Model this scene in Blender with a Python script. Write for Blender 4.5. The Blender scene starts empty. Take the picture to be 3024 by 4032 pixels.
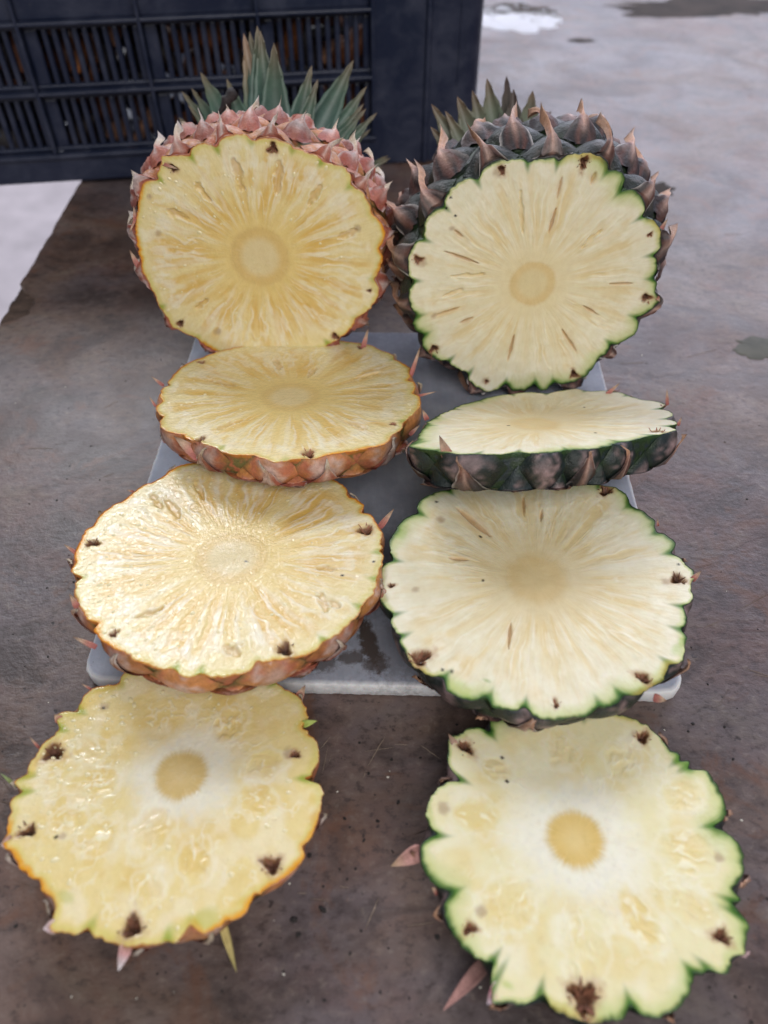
import bpy, math, random
import numpy as np
from mathutils import Vector

random.seed(7)
RNG = np.random.default_rng(11)
scene = bpy.context.scene

# ------------------------------------------------------------------ camera
FPX = 1658.0 * 3024 / 1659          # focal length in photo pixels
CX, CY = 1512.0, 2016.0
PITCH = math.radians(47.8)
CAMH = 0.263
cam_d = bpy.data.cameras.new('camera')
cam = bpy.data.objects.new('camera', cam_d)
scene.collection.objects.link(cam)
cam.location = (0, 0, CAMH)
cam.rotation_euler = (math.radians(90) - PITCH, 0, 0)
cam_d.sensor_fit = 'VERTICAL'
cam_d.sensor_height = 36.0
cam_d.lens = 36.0 * FPX / 4032
cam_d.clip_start = 0.01
cam_d.clip_end = 60
cam_d.dof.use_dof = True
cam_d.dof.focus_distance = 0.315
cam_d.dof.aperture_fstop = 7.5
scene.camera = cam

# ------------------------------------------------------------------ world, lamps, exposure
world = bpy.data.worlds.new('World')
scene.world = world
world.use_nodes = True
bg = world.node_tree.nodes['Background']
bg.inputs['Color'].default_value = (0.78, 0.86, 1.0, 1)
bg.inputs['Strength'].default_value = 0.14

def area(name, loc, aim, sx, sy, power, col):
    d = bpy.data.lights.new(name, 'AREA')
    d.shape = 'RECTANGLE'; d.size = sx; d.size_y = sy
    d.energy = power; d.color = col
    o = bpy.data.objects.new(name, d)
    scene.collection.objects.link(o)
    o.location = loc
    o.rotation_euler = (Vector(aim) - Vector(loc)).to_track_quat('-Z', 'Y').to_euler()
    return o
area('daylight_back', (1.3, 3.0, 1.5), (0.1, 0.3, 0.0), 3.2, 1.8, 84, (0.80, 0.83, 1.0))
area('daylight_left', (-1.05, 2.3, 1.75), (-0.1, 0.3, 0.0), 1.0, 0.7, 38, (0.90, 0.93, 1.0))
area('daylight_front', (0.55, -1.45, 1.9), (0.0, 0.3, 0.0), 2.2, 1.8, 49, (1.0, 0.97, 0.93))

scene.view_settings.view_transform = 'Standard'
scene.view_settings.look = 'None'
scene.view_settings.exposure = 0.0
scene.view_settings.gamma = 1.0
scene.cycles.max_bounces = 8
scene.cycles.use_denoising = True

# ------------------------------------------------------------------ helpers
FW = np.array([0, math.cos(PITCH), -math.sin(PITCH)])
UP = np.array([0, math.sin(PITCH), math.cos(PITCH)])
RT = np.array([1.0, 0, 0])
CAM = np.array([0, 0, CAMH])

def ray(px):
    px = np.atleast_2d(np.asarray(px, float))
    return FW + RT * ((px[:, :1] - CX) / FPX) + UP * ((CY - px[:, 1:2]) / FPX)
def on_plane(px, P, n):
    d = ray(px)
    t = ((P - CAM) @ n) / (d @ n)
    return CAM + d * t[:, None]
def on_z(px, z):
    return on_plane(px, np.array([0, 0, z]), np.array([0, 0, 1.0]))
def zoom(x0, y0, x1):
    k = (x1 - x0) / 1659.0
    return lambda p: (x0 + p[0] * k, y0 + p[1] * k)

def lin(c):
    c = np.asarray(c, float) / 255.0
    return np.where(c <= 0.04045, c / 12.92, ((c + 0.055) / 1.055) ** 2.4)
def ss(a, b, x):
    t = np.clip((x - a) / (b - a), 0, 1)
    return t * t * (3 - 2 * t)
def mix(a, b, f):
    f = np.asarray(f)
    return a * (1 - f[..., None]) + b * f[..., None]

def vnoise(x, y, z, seed=0):
    x = np.asarray(x, float); y = np.asarray(y, float) + 0 * x; z = np.asarray(z, float) + 0 * x
    xi = np.floor(x).astype(np.int64); yi = np.floor(y).astype(np.int64); zi = np.floor(z).astype(np.int64)
    xf, yf, zf = x - xi, y - yi, z - zi
    u, v, w = (t * t * t * (t * (t * 6 - 15) + 10) for t in (xf, yf, zf))
    def h(a, b, c):
        n = (a * 374761393 + b * 668265263 + c * 2147483647 + seed * 974711) & 0xffffffff
        n = ((n ^ (n >> 13)) * 1274126177) & 0xffffffff
        n = ((n ^ (n >> 16)) * 2246822519) & 0xffffffff
        return ((n ^ (n >> 15)) & 0xffff) / 65535.0
    def L(a, b, t): return a + (b - a) * t
    return L(L(L(h(xi, yi, zi), h(xi + 1, yi, zi), u), L(h(xi, yi + 1, zi), h(xi + 1, yi + 1, zi), u), v),
             L(L(h(xi, yi, zi + 1), h(xi + 1, yi, zi + 1), u), L(h(xi, yi + 1, zi + 1), h(xi + 1, yi + 1, zi + 1), u), v), w)
def fbm(x, y, z, seed=0, octv=3, gain=0.5):
    s = 0; a = 1; t = 0
    for i in range(octv):
        s = s + a * vnoise(x * 2 ** i, y * 2 ** i, z * 2 ** i, seed + i * 17); t += a; a *= gain
    return s / t

def mesh_obj(name, verts, faces, mat, parent=None, col=None, origin=None, smooth=True, vecs=None):
    verts = np.asarray(verts, float)
    if origin is not None: verts = verts - origin
    me = bpy.data.meshes.new(name)
    if isinstance(faces, np.ndarray):
        nf, k = faces.shape
        me.vertices.add(len(verts)); me.vertices.foreach_set('co', verts.astype(np.float32).ravel())
        me.loops.add(nf * k); me.loops.foreach_set('vertex_index', faces.astype(np.int32).ravel())
        me.polygons.add(nf)
        me.polygons.foreach_set('loop_start', np.arange(0, nf * k, k, dtype=np.int32))
        me.polygons.foreach_set('loop_total', np.full(nf, k, dtype=np.int32))
        me.update(calc_edges=True); me.validate()
    else:
        me.from_pydata([tuple(v) for v in verts], [], faces); me.update()
    me.polygons.foreach_set('use_smooth', np.full(len(me.polygons), smooth))
    if col is not None:
        at = me.attributes.new('Col', 'FLOAT_COLOR', 'POINT')
        c4 = np.ones((len(verts), 4), np.float32); c4[:, :3] = np.clip(col, 0, 1)
        at.data.foreach_set('color', c4.ravel())
    if vecs is not None:
        at = me.attributes.new('Pol', 'FLOAT_VECTOR', 'POINT')
        at.data.foreach_set('vector', np.asarray(vecs, np.float32).ravel())
    me.materials.append(mat)
    o = bpy.data.objects.new(name, me)
    scene.collection.objects.link(o)
    if parent is not None: o.parent = parent
    return o

def grid_faces(nr, nc, wrap=False, off=0, flip=False):
    i = np.arange(nr - 1)[:, None]; j = np.arange(nc if wrap else nc - 1)[None, :]
    j2 = (j + 1) % nc
    a = i * nc + j; b = i * nc + j2; c = (i + 1) * nc + j2; d = (i + 1) * nc + j
    f = np.stack([a, b, c, d], -1).reshape(-1, 4) + off
    return f[:, ::-1].copy() if flip else f

def thing(name, label, cat, loc=(0, 0, 0), group=None):
    o = bpy.data.objects.new(name, None)
    o.empty_display_size = 0.02
    scene.collection.objects.link(o)
    o.location = loc
    o['label'] = label; o['category'] = cat
    if group: o['group'] = group
    return o
def tag(o, label, cat, group=None):
    o['label'] = label; o['category'] = cat
    if group: o['group'] = group
    return o

# ------------------------------------------------------------------ materials
def new_mat(name):
    m = bpy.data.materials.new(name); m.use_nodes = True
    nt = m.node_tree
    return m, nt, nt.nodes['Principled BSDF']
def N(nt, typ, **kw):
    n = nt.nodes.new(typ)
    for k, v in kw.items():
        if k.startswith('i_'): n.inputs[k[2:].replace('_', ' ')].default_value = v
        else: setattr(n, k, v)
    return n
def noise(nt, vec, scale, detail=4, rough=0.55, dist=0.0):
    n = N(nt, 'ShaderNodeTexNoise'); n.inputs['Scale'].default_value = scale
    n.inputs['Detail'].default_value = detail; n.inputs['Roughness'].default_value = rough
    n.inputs['Distortion'].default_value = dist
    if vec is not None: nt.links.new(vec, n.inputs['Vector'])
    return n.outputs['Fac']
def ramp(nt, fac, stops):
    r = N(nt, 'ShaderNodeValToRGB'); e = r.color_ramp.elements
    while len(e) < len(stops): e.new(0.5)
    for el, (p, c) in zip(e, stops):
        el.position = p; el.color = (*c, 1) if len(c) == 3 else c
    nt.links.new(fac, r.inputs['Fac']); return r.outputs['Color']
def g(v): return (v, v, v)
def mixc(nt, fac, a, b, mode='MIX'):
    n = N(nt, 'ShaderNodeMix', data_type='RGBA', blend_type=mode)
    for s, v in (('Factor', fac), ('A', a), ('B', b)):
        idx = {'Factor': 0, 'A': 6, 'B': 7}[s]
        if hasattr(v, 'is_output') or isinstance(v, bpy.types.NodeSocket): nt.links.new(v, n.inputs[idx])
        else: n.inputs[idx].default_value = v if s == 'Factor' else (*v, 1)
    return n.outputs[2]
def math_n(nt, op, a, b=None, clamp=False):
    n = N(nt, 'ShaderNodeMath', operation=op, use_clamp=clamp)
    for i, v in enumerate((a, b)):
        if v is None: continue
        if isinstance(v, bpy.types.NodeSocket): nt.links.new(v, n.inputs[i])
        else: n.inputs[i].default_value = v
    return n.outputs[0]
def bump(nt, h, strength, dist, normal=None):
    b = N(nt, 'ShaderNodeBump'); b.inputs['Strength'].default_value = strength
    b.inputs['Distance'].default_value = dist
    nt.links.new(h, b.inputs['Height'])
    if normal is not None: nt.links.new(normal, b.inputs['Normal'])
    return b.outputs['Normal']
def objco(nt): return N(nt, 'ShaderNodeTexCoord').outputs['Object']

def flesh_mat(name, rough, wet, sss=0.5, fibamt=0.3, gr=1.0):
    m, nt, b = new_mat(name)
    c = N(nt, 'ShaderNodeAttribute', attribute_name='Col').outputs['Color']
    pol = N(nt, 'ShaderNodeAttribute', attribute_name='Pol').outputs['Vector']
    oc = objco(nt)
    fib = noise(nt, pol, 1.0, 5, 0.6)
    fine = noise(nt, oc, 900, 3, 0.6)
    grain = noise(nt, oc, 260, 4, 0.55)
    cc = mixc(nt, fibamt, c, ramp(nt, fib, [(0.3, (0.86, 0.80, 0.68)), (0.52, (1, 1, 1)), (0.72, (1.05, 1.06, 1.10))]), 'MULTIPLY')
    cc = mixc(nt, 0.5 * gr, cc, ramp(nt, grain, [(0.3, (0.90, 0.86, 0.78)), (0.65, (1.03, 1.03, 1.04))]), 'MULTIPLY')
    nt.links.new(cc, b.inputs['Base Color'])
    rr = ramp(nt, grain, [(0.35, g(rough * 0.7)), (0.65, g(min(rough * 1.35, 1)))])
    nt.links.new(rr, b.inputs['Roughness'])
    nrm = bump(nt, fib, 0.25, 0.0004)
    nrm = bump(nt, grain, 0.35 * wet * gr, 0.0008, nrm)
    nrm = bump(nt, fine, 0.35 * wet * gr, 0.0004, nrm)
    nt.links.new(nrm, b.inputs['Normal'])
    b.inputs['Subsurface Weight'].default_value = sss * 0.5
    b.inputs['Subsurface Radius'].default_value = (1.0, 0.62, 0.26)
    b.inputs['Subsurface Scale'].default_value = 0.0012
    b.inputs['IOR'].default_value = 1.40
    b.inputs['Coat Weight'].default_value = 0.7 * wet if wet > 0.8 else 0.1
    b.inputs['Coat Roughness'].default_value = 0.05
    drop = noise(nt, oc, 620, 2, 0.5)
    dn = bump(nt, ramp(nt, drop, [(0.42, g(0)), (0.68, g(1))]), 1.0, 0.0006, nrm)
    nt.links.new(dn, b.inputs['Coat Normal'])
    return m
M_FLESH_RIPE = flesh_mat('flesh_ripe', 0.20, 1.0)
M_END_RIPE = flesh_mat('end_flesh_ripe', 0.20, 1.0, 0.7, 0.15, 0.5)
M_END_PALE = flesh_mat('end_flesh_pale', 0.36, 0.5, 0.7, 0.12, 0.35)
M_FLESH_PALE = flesh_mat('flesh_pale', 0.46, 0.55)

def col_mat(name, rough, nscale, amp=0.35, bs=0.5, bd=0.0008, sss=0.0, spec=0.5):
    m, nt, b = new_mat(name)
    c = N(nt, 'ShaderNodeAttribute', attribute_name='Col').outputs['Color']
    oc = objco(nt)
    n1 = noise(nt, oc, nscale, 5, 0.6)
    n2 = noise(nt, oc, nscale * 4.5, 3, 0.6)
    cc = mixc(nt, amp, c, ramp(nt, n1, [(0.3, (0.5, 0.47, 0.45)), (0.55, (1, 1, 1)), (0.75, (1.35, 1.35, 1.4))]), 'MULTIPLY')
    cc = mixc(nt, amp, cc, ramp(nt, n2, [(0.3, (0.7, 0.68, 0.66)), (0.7, (1.15, 1.15, 1.18))]), 'MULTIPLY')
    nt.links.new(cc, b.inputs['Base Color'])
    b.inputs['Roughness'].default_value = rough
    b.inputs['Specular IOR Level'].default_value = spec
    nrm = bump(nt, n1, bs, bd); nrm = bump(nt, n2, bs, bd * 0.4, nrm)
    nt.links.new(nrm, b.inputs['Normal'])
    if sss:
        b.inputs['Subsurface Weight'].default_value = sss
        b.inputs['Subsurface Scale'].default_value = 0.002
    return m
M_RIND = col_mat('rind', 0.42, 320, 0.5, 0.7, 0.0010)
M_BRACT = col_mat('bract', 0.55, 420, 0.5, 0.7, 0.0010)
M_DRY = col_mat('dried_flower', 0.6, 600, 0.6, 0.5, 0.0005)
M_LEAF = col_mat('crown_leaf', 0.42, 160, 0.3, 0.3, 0.0006)
M_TWIG = col_mat('twig_bark', 0.7, 500, 0.6, 0.8, 0.001)

# table: worn brown-grey board with stains, specks and pits
def table_mat():
    m, nt, b = new_mat('worn_table')
    oc = objco(nt)
    mp = N(nt, 'ShaderNodeMapping'); nt.links.new(oc, mp.inputs['Vector']); mp.inputs['Scale'].default_value = (0.75, 1.0, 1.0)
    big = noise(nt, oc, 7, 5, 0.6, 0.6)
    mid = noise(nt, mp.outputs[0], 34, 6, 0.62, 0.5)
    rust = noise(nt, mp.outputs[0], 13, 5, 0.6, 0.9)
    fine = noise(nt, mp.outputs[0], 270, 6, 0.72)
    speck = noise(nt, oc, 330, 2, 0.5)
    speck2 = noise(nt, oc, 120, 3, 0.55)
    base = ramp(nt, big, [(0.3, lin((78, 69, 74))), (0.45, lin((103, 91, 92))), (0.56, lin((110, 90, 80))), (0.70, lin((128, 117, 116)))])
    c = mixc(nt, ramp(nt, rust, [(0.48, g(0)), (0.70, g(0.6))]), base, tuple(lin((112, 74, 60))))
    c = mixc(nt, ramp(nt, mid, [(0.36, g(0.75)), (0.50, g(0))]), c, tuple(lin((64, 53, 50))))
    c = mixc(nt, ramp(nt, mid, [(0.55, g(0)), (0.75, g(0.6))]), c, tuple(lin((126, 114, 102))))
    c = mixc(nt, ramp(nt, fine, [(0.36, g(0.7)), (0.48, g(0))]), c, tuple(lin((60, 49, 48))))
    c = mixc(nt, ramp(nt, fine, [(0.55, g(0)), (0.72, g(0.5))]), c, tuple(lin((146, 132, 122))))
    c = mixc(nt, ramp(nt, speck, [(0.70, g(0)), (0.76, g(0.85))]), c, tuple(lin((40, 34, 34))))
    c = mixc(nt, ramp(nt, speck2, [(0.69, g(0)), (0.73, g(0.8))]), c, tuple(lin((46, 38, 38))))
    st1 = noise(nt, mp.outputs[0], 9, 7, 0.68, 1.6); st2 = noise(nt, oc, 23, 6, 0.7, 1.2)
    c = mixc(nt, ramp(nt, st1, [(0.52, g(0)), (0.60, g(0.55)), (0.8, g(0.65))]), c, tuple(lin((74, 58, 54))))
    c = mixc(nt, ramp(nt, st1, [(0.28, g(0.35)), (0.42, g(0))]), c, tuple(lin((132, 122, 122))))
    c = mixc(nt, ramp(nt, st2, [(0.54, g(0)), (0.64, g(0.6))]), c, tuple(lin((112, 76, 58))))
    nt.links.new(c, b.inputs['Base Color'])
    r = ramp(nt, mid, [(0.3, g(0.32)), (0.7, g(0.52))])
    r = mixc(nt, 0.6, r, ramp(nt, noise(nt, oc, 16, 6, 0.65, 0.8), [(0.35, g(0.30)), (0.65, g(0.56))]))
    nt.links.new(r, b.inputs['Roughness'])
    nrm = bump(nt, fine, 0.5, 0.0007); nrm = bump(nt, mid, 0.4, 0.002, nrm)
    nt.links.new(nrm, b.inputs['Normal'])
    return m
M_TABLE = table_mat()

def simple(name, col, rough, nscale=60, amp=0.3, bs=0.2, bd=0.001, spec=0.5):
    m, nt, b = new_mat(name)
    oc = objco(nt); n1 = noise(nt, oc, nscale, 5, 0.6)
    lo = tuple(np.asarray(col) * (1 - amp)); hi = tuple(np.minimum(np.asarray(col) * (1 + amp), 1))
    nt.links.new(ramp(nt, n1, [(0.3, lo), (0.7, hi)]), b.inputs['Base Color'])
    b.inputs['Roughness'].default_value = rough
    b.inputs['Specular IOR Level'].default_value = spec
    nt.links.new(bump(nt, n1, bs, bd), b.inputs['Normal'])
    return m
M_FLOOR = simple('pale_floor', (0.56, 0.50, 0.52), 0.6, 14, 0.18)
M_CHIP = simple('broken_edge', tuple(lin((86, 70, 62))), 0.8, 90, 0.45, 0.8, 0.003)
def crate_mat():
    m, nt, b = new_mat('navy_plastic')
    oc = objco(nt)
    dust = noise(nt, oc, 45, 6, 0.65, 0.5); fine = noise(nt, oc, 600, 3)
    c = mixc(nt, ramp(nt, dust, [(0.42, g(0)), (0.75, g(0.55))]), (0.013, 0.019, 0.046), (0.075, 0.082, 0.125))
    c = mixc(nt, ramp(nt, fine, [(0.66, g(0)), (0.75, g(0.35))]), c, (0.15, 0.14, 0.14))
    nt.links.new(c, b.inputs['Base Color'])
    nt.links.new(ramp(nt, dust, [(0.3, g(0.30)), (0.7, g(0.5))]), b.inputs['Roughness'])
    nt.links.new(bump(nt, fine, 0.15, 0.0005), b.inputs['Normal'])
    return m
M_CRATE = crate_mat()
M_PRODUCE = col_mat('produce', 0.6, 130, 0.6, 0.7, 0.002)
M_SPECK = simple('dark_speck', (0.02, 0.016, 0.015), 0.7, 900, 0.5)
M_FLECK = simple('pale_fleck', (0.72, 0.68, 0.60), 0.7, 900, 0.2)
M_SCRATCH = simple('scratch', tuple(lin((150, 132, 116))), 0.6, 1200, 0.35)
def water_mat():
    m, nt, b = new_mat('water')
    b.inputs['Base Color'].default_value = (0.60, 0.58, 0.50, 1)
    b.inputs['Roughness'].default_value = 0.04
    b.inputs['Transmission Weight'].default_value = 1.0
    b.inputs['IOR'].default_value = 1.33
    nt.links.new(bump(nt, noise(nt, objco(nt), 45, 2), 0.12, 0.003), b.inputs['Normal'])
    return m
M_WATER = water_mat()
M_JUICE, _nt, _b = new_mat('juice')
_b.inputs['Base Color'].default_value = (0.86, 0.74, 0.43, 1); _b.inputs['Roughness'].default_value = 0.10
_b.inputs['Specular IOR Level'].default_value = 1.0
M_DAMP = simple('damp_patch', tuple(lin((84, 82, 72))), 0.55, 60, 0.35, 0.2, 0.001, 0.2)
M_DARK = simple('dark_brown', tuple(lin((62, 52, 46))), 0.75, 30, 0.4, 0.4, 0.003, 0.15)

def board_mat(Lx, Ly):
    m, nt, b = new_mat('cutting_board_plastic')
    oc = objco(nt)
    def blob(px, rx, ry, ang=0.0):
        p = on_z([px], 0.009)[0]
        mp = N(nt, 'ShaderNodeMapping', vector_type='TEXTURE'); nt.links.new(oc, mp.inputs['Vector'])
        mp.inputs['Location'].default_value = (p[0], p[1], 0)
        mp.inputs['Rotation'].default_value = (0, 0, ang)
        mp.inputs['Scale'].default_value = (rx, ry, 1)
        ln = N(nt, 'ShaderNodeVectorMath', operation='LENGTH'); nt.links.new(mp.outputs[0], ln.inputs[0])
        return ln.outputs['Value']
    n = noise(nt, oc, 420, 5, 0.7); n2 = noise(nt, oc, 90, 4, 0.6); fine = noise(nt, oc, 1500, 3)
    streak_mp = N(nt, 'ShaderNodeMapping'); nt.links.new(oc, streak_mp.inputs['Vector']); streak_mp.inputs['Scale'].default_value = (1.0, 0.12, 1)
    streak = noise(nt, streak_mp.outputs[0], 700, 4)
    c = ramp(nt, n2, [(0.3, (0.27, 0.29, 0.36)), (0.7, (0.38, 0.40, 0.48))])
    c = mixc(nt, ramp(nt, streak, [(0.35, g(0.12)), (0.6, g(0))]), c, (0.22, 0.20, 0.20))
    sx = N(nt, 'ShaderNodeSeparateXYZ'); nt.links.new(oc, sx.inputs[0])
    c = mixc(nt, ramp(nt, math_n(nt, 'MULTIPLY', sx.outputs[2], 100), [(0.80, g(1)), (0.895, g(0))]), c, (0.80, 0.80, 0.82))
    c = mixc(nt, ramp(nt, n, [(0.66, g(0)), (0.74, g(0.8))]), c, (0.14, 0.11, 0.10))
    stains_shade = [((1450, 2520), 0.004, 0.017, 0.30, 1.0), ((1385, 2590), 0.007, 0.004, 0.2, 0.8),
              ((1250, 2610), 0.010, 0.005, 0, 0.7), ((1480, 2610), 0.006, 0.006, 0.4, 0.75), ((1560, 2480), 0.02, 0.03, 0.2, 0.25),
              ((1400, 2560), 0.05, 0.02, 0.0, 0.22), ((1500, 1650), 0.10, 0.12, 0.0, 0.25)]  # last, broad blob paints shade onto the rear of the board
    for px, rx, ry, a, s in stains_shade:
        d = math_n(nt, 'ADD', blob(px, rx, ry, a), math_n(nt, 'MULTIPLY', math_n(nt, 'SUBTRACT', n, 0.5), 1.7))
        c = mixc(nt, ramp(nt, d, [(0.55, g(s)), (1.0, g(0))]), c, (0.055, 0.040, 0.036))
    nt.links.new(c, b.inputs['Base Color'])
    b.inputs['Roughness'].default_value = 0.62
    b.inputs['Specular IOR Level'].default_value = 0.3
    b.inputs['Subsurface Weight'].default_value = 0.15
    b.inputs['Subsurface Scale'].default_value = 0.004
    nrm = bump(nt, fine, 0.3, 0.0003); nrm = bump(nt, n, 0.2, 0.0005, nrm)
    nt.links.new(nrm, b.inputs['Normal'])
    return m

# ------------------------------------------------------------------ setting: table and floor
TE = -0.231
ys = np.linspace(-0.7, 1.7, 481)
edge = TE + 0.0007 * (fbm(ys * 60, 0, 0, 3) - 0.5) * 2 + 0.0010 * (vnoise(ys * 300, 0, 0, 5) - 0.5)
edge += 0.015 * ss(0.385, 0.40, ys) * ss(0.436, 0.418, ys) * (0.75 + 0.5 * vnoise(ys * 180, 0, 0, 9))
nY = len(ys)
xr = 1.5
v = []
f = []
for k, (dz, dx) in enumerate(((0, 0.0012), (-0.0012, 0.0), (-0.012, 0.001), (-0.034, 0.0005))):
    e2 = edge + dx if k < 2 else (TE + (edge - TE) * 0.35 + dx)
    v += [(e2[i], ys[i], dz) for i in range(nY)]
v += [(xr, ys[i], 0.0) for i in range(nY)]
tv = np.array(v)
top = np.stack([np.arange(nY - 1), np.arange(nY - 1) + 4 * nY, np.arange(1, nY) + 4 * nY, np.arange(1, nY)], -1)
side = grid_faces(4, nY)[:, ::-1]
table = mesh_obj('table_top', tv, np.concatenate([top, side]), M_TABLE, smooth=False)
table['kind'] = 'structure'
# lower broken layer showing in the chipped edge
cy = np.linspace(0.384, 0.438, 24)
ce = TE - 0.0006 + 0.0012 * vnoise(cy * 200, 0, 0, 21)
cv = np.concatenate([np.stack([ce, cy, np.full(24, -0.004) + 0.002 * vnoise(cy * 250, 1, 0, 4)], -1),
                     np.stack([np.full(24, TE + 0.024), cy, np.full(24, -0.0030)], -1),
                     np.stack([ce, cy, np.full(24, -0.033)], -1)])
cf = np.concatenate([grid_faces(2, 24), grid_faces(2, 24, off=0)])
cf = np.concatenate([grid_faces(2, 24), np.stack([np.arange(23), np.arange(1, 24), np.arange(1, 24) + 48, np.arange(23) + 48], -1)])
o = mesh_obj('broken_layer', cv, cf, M_CHIP, parent=table, smooth=False)
fl = mesh_obj('floor', [(-3, -2, -0.62), (2.5, -2, -0.62), (2.5, 4, -0.62), (-3, 4, -0.62)], [(0, 1, 2, 3)], M_FLOOR)
fl['kind'] = 'structure'

# ------------------------------------------------------------------ cutting board
BT = 0.009
corn = [(-0.1139, 0.1465), (0.1118, 0.1405), (0.1185, 0.366), (-0.1065, 0.372)]
def rounded(poly, r, n=8):
    out = []
    m = len(poly)
    for i in range(m):
        p0, p1, p2 = (np.array(poly[(i + k) % m]) for k in (-1, 0, 1))
        a = (p0 - p1) / np.linalg.norm(p0 - p1); c = (p2 - p1) / np.linalg.norm(p2 - p1)
        A, B = p1 + a * r, p1 + c * r
        for t in np.linspace(0, 1, n):
            out.append((1 - t) ** 2 * A + 2 * t * (1 - t) * p1 + t * t * B)
    return np.array(out)
def densify(p, step):
    out = []
    for i in range(len(p)):
        a, b = p[i], p[(i + 1) % len(p)]
        k = max(1, int(np.linalg.norm(b - a) / step))
        for t in range(k): out.append(a + (b - a) * t / k)
    return np.array(out)
bo = densify(rounded(corn, 0.010), 0.0016)
cen = bo.mean(0)
rings = []
for inset, z in ((0.0008, 0.0006), (0, 0.0022), (0, BT - 0.0022), (0.0007, BT - 0.0007), (0.0022, BT)):
    d = cen - bo; d = d / np.linalg.norm(d, axis=1)[:, None]
    jit = (vnoise(bo[:, 0] * 700, bo[:, 1] * 700, z * 900, 8) - 0.5)[:, None] * 0.0007
    p = bo + d * (inset + jit)
    rings.append(np.concatenate([p, np.full((len(p), 1), z)], 1))
nb = len(bo)
bv = np.concatenate(rings + [np.array([[cen[0], cen[1], BT]])])
bf = [tuple(q) for q in grid_faces(5, nb, wrap=True)]
bf += [(4 * nb + i, 4 * nb + (i + 1) % nb, 5 * nb) for i in range(nb)]
board = mesh_obj('cutting_board', bv, bf, board_mat(0, 0))
tag(board, 'white plastic cutting board with dark smears under the stacked pineapple slices', 'cutting board')

# ------------------------------------------------------------------ pineapple pieces
NA, NR = 640, 84
TH_ = np.linspace(0, 2 * np.pi, NA, endpoint=False)

PAL = {
    'ripe': dict(outer=(239, 223, 170), gold=(227, 186, 96), warm=(235, 208, 134), pale=(248, 241, 220), core=(232, 215, 168), ring=(224, 192, 124)),
    'pale': dict(outer=(238, 232, 207), gold=(232, 210, 158), warm=(236, 220, 177), pale=(247, 241, 220), core=(230, 214, 170), ring=(226, 198, 140)),
}
PAL = {k: {a: lin(b) for a, b in v.items()} for k, v in PAL.items()}

class Piece: pass
RNG2 = np.random.default_rng(5)

def make_face(S):
    """work out the cut plane, trace, and surface functions of one cut piece"""
    q = Piece()
    zf = zoom(*S['reg'])
    cpx = zf(S['core'][:2])
    P = on_z([cpx], S['z'])[0]
    tl, yaw = math.radians(S['tilt']), math.radians(S.get('yaw', 0))
    # tilt: angle of the cut face's normal away from straight up, about X (positive = leaning away from the camera)
    n = np.array([0, math.sin(tl), math.cos(tl)])
    n = np.array([n[0] * math.cos(yaw) - n[1] * math.sin(yaw), n[0] * math.sin(yaw) + n[1] * math.cos(yaw), n[2]])
    rl = math.radians(S.get('roll', 0))
    n = n + np.array([math.sin(rl), 0, 0]); n /= np.linalg.norm(n)
    ex = np.array([1.0, 0, 0]); ex = ex - n * (ex @ n); ex /= np.linalg.norm(ex)
    ey = np.cross(n, ex)
    q.P, q.n, q.ex, q.ey, q.zf = P, n, ex, ey, zf
    q.bulge = S.get('bulge', 0.0)
    def loc(zp):
        w = on_plane([zf(zp)], P, n)[0] - P
        return np.array([w @ ex, w @ ey])
    q.loc = loc
    pts = np.array([loc(p) for p in S['out']])
    ang = np.arctan2(pts[:, 1], pts[:, 0]) % (2 * np.pi); rad = np.hypot(pts[:, 0], pts[:, 1])
    o = np.argsort(ang)
    r = np.interp(TH_, np.concatenate([ang[o] - 2 * np.pi, ang[o], ang[o] + 2 * np.pi]), np.tile(rad[o], 3))
    ker = np.exp(-0.5 * (np.arange(-6, 7) / 1.6) ** 2); ker /= ker.sum()
    r = np.convolve(np.concatenate([r[-6:], r, r[:6]]), ker, 'valid')
    fr = fbm(np.cos(TH_) * 30, np.sin(TH_) * 30, 0, S['seed'], 3) - 0.5
    r = r + fr * 0.0014
    q.r = r
    kw = 40; ker = np.hanning(2 * kw + 1); ker /= ker.sum()
    q.rs = np.convolve(np.concatenate([r[-kw:], r, r[:kw]]), ker, 'valid')
    q.nang = np.sort([math.atan2(*loc(p)[::-1]) % (2 * np.pi) for p in S['out'] if len(p) > 2])
    c1 = loc((S['core'][0] + S['core'][2], S['core'][1])); c2 = loc((S['core'][0], S['core'][1] + S['core'][3]))
    q.rc = 0.5 * (np.hypot(*c1) + np.hypot(*c2))
    if S['core'][3] < 0.6 * S['core'][2]: q.rc = np.hypot(*c1)
    q.diam = (pts[:, 0].max() - pts[:, 0].min(), pts[:, 1].max() - pts[:, 1].min())
    return q

def seg_dist(x, y, a, b):
    d = b - a; L2 = d @ d
    t = np.clip(((x - a[0]) * d[0] + (y - a[1]) * d[1]) / L2, 0, 1)
    return np.hypot(x - a[0] - t * d[0], y - a[1] - t * d[1]), t

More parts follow.
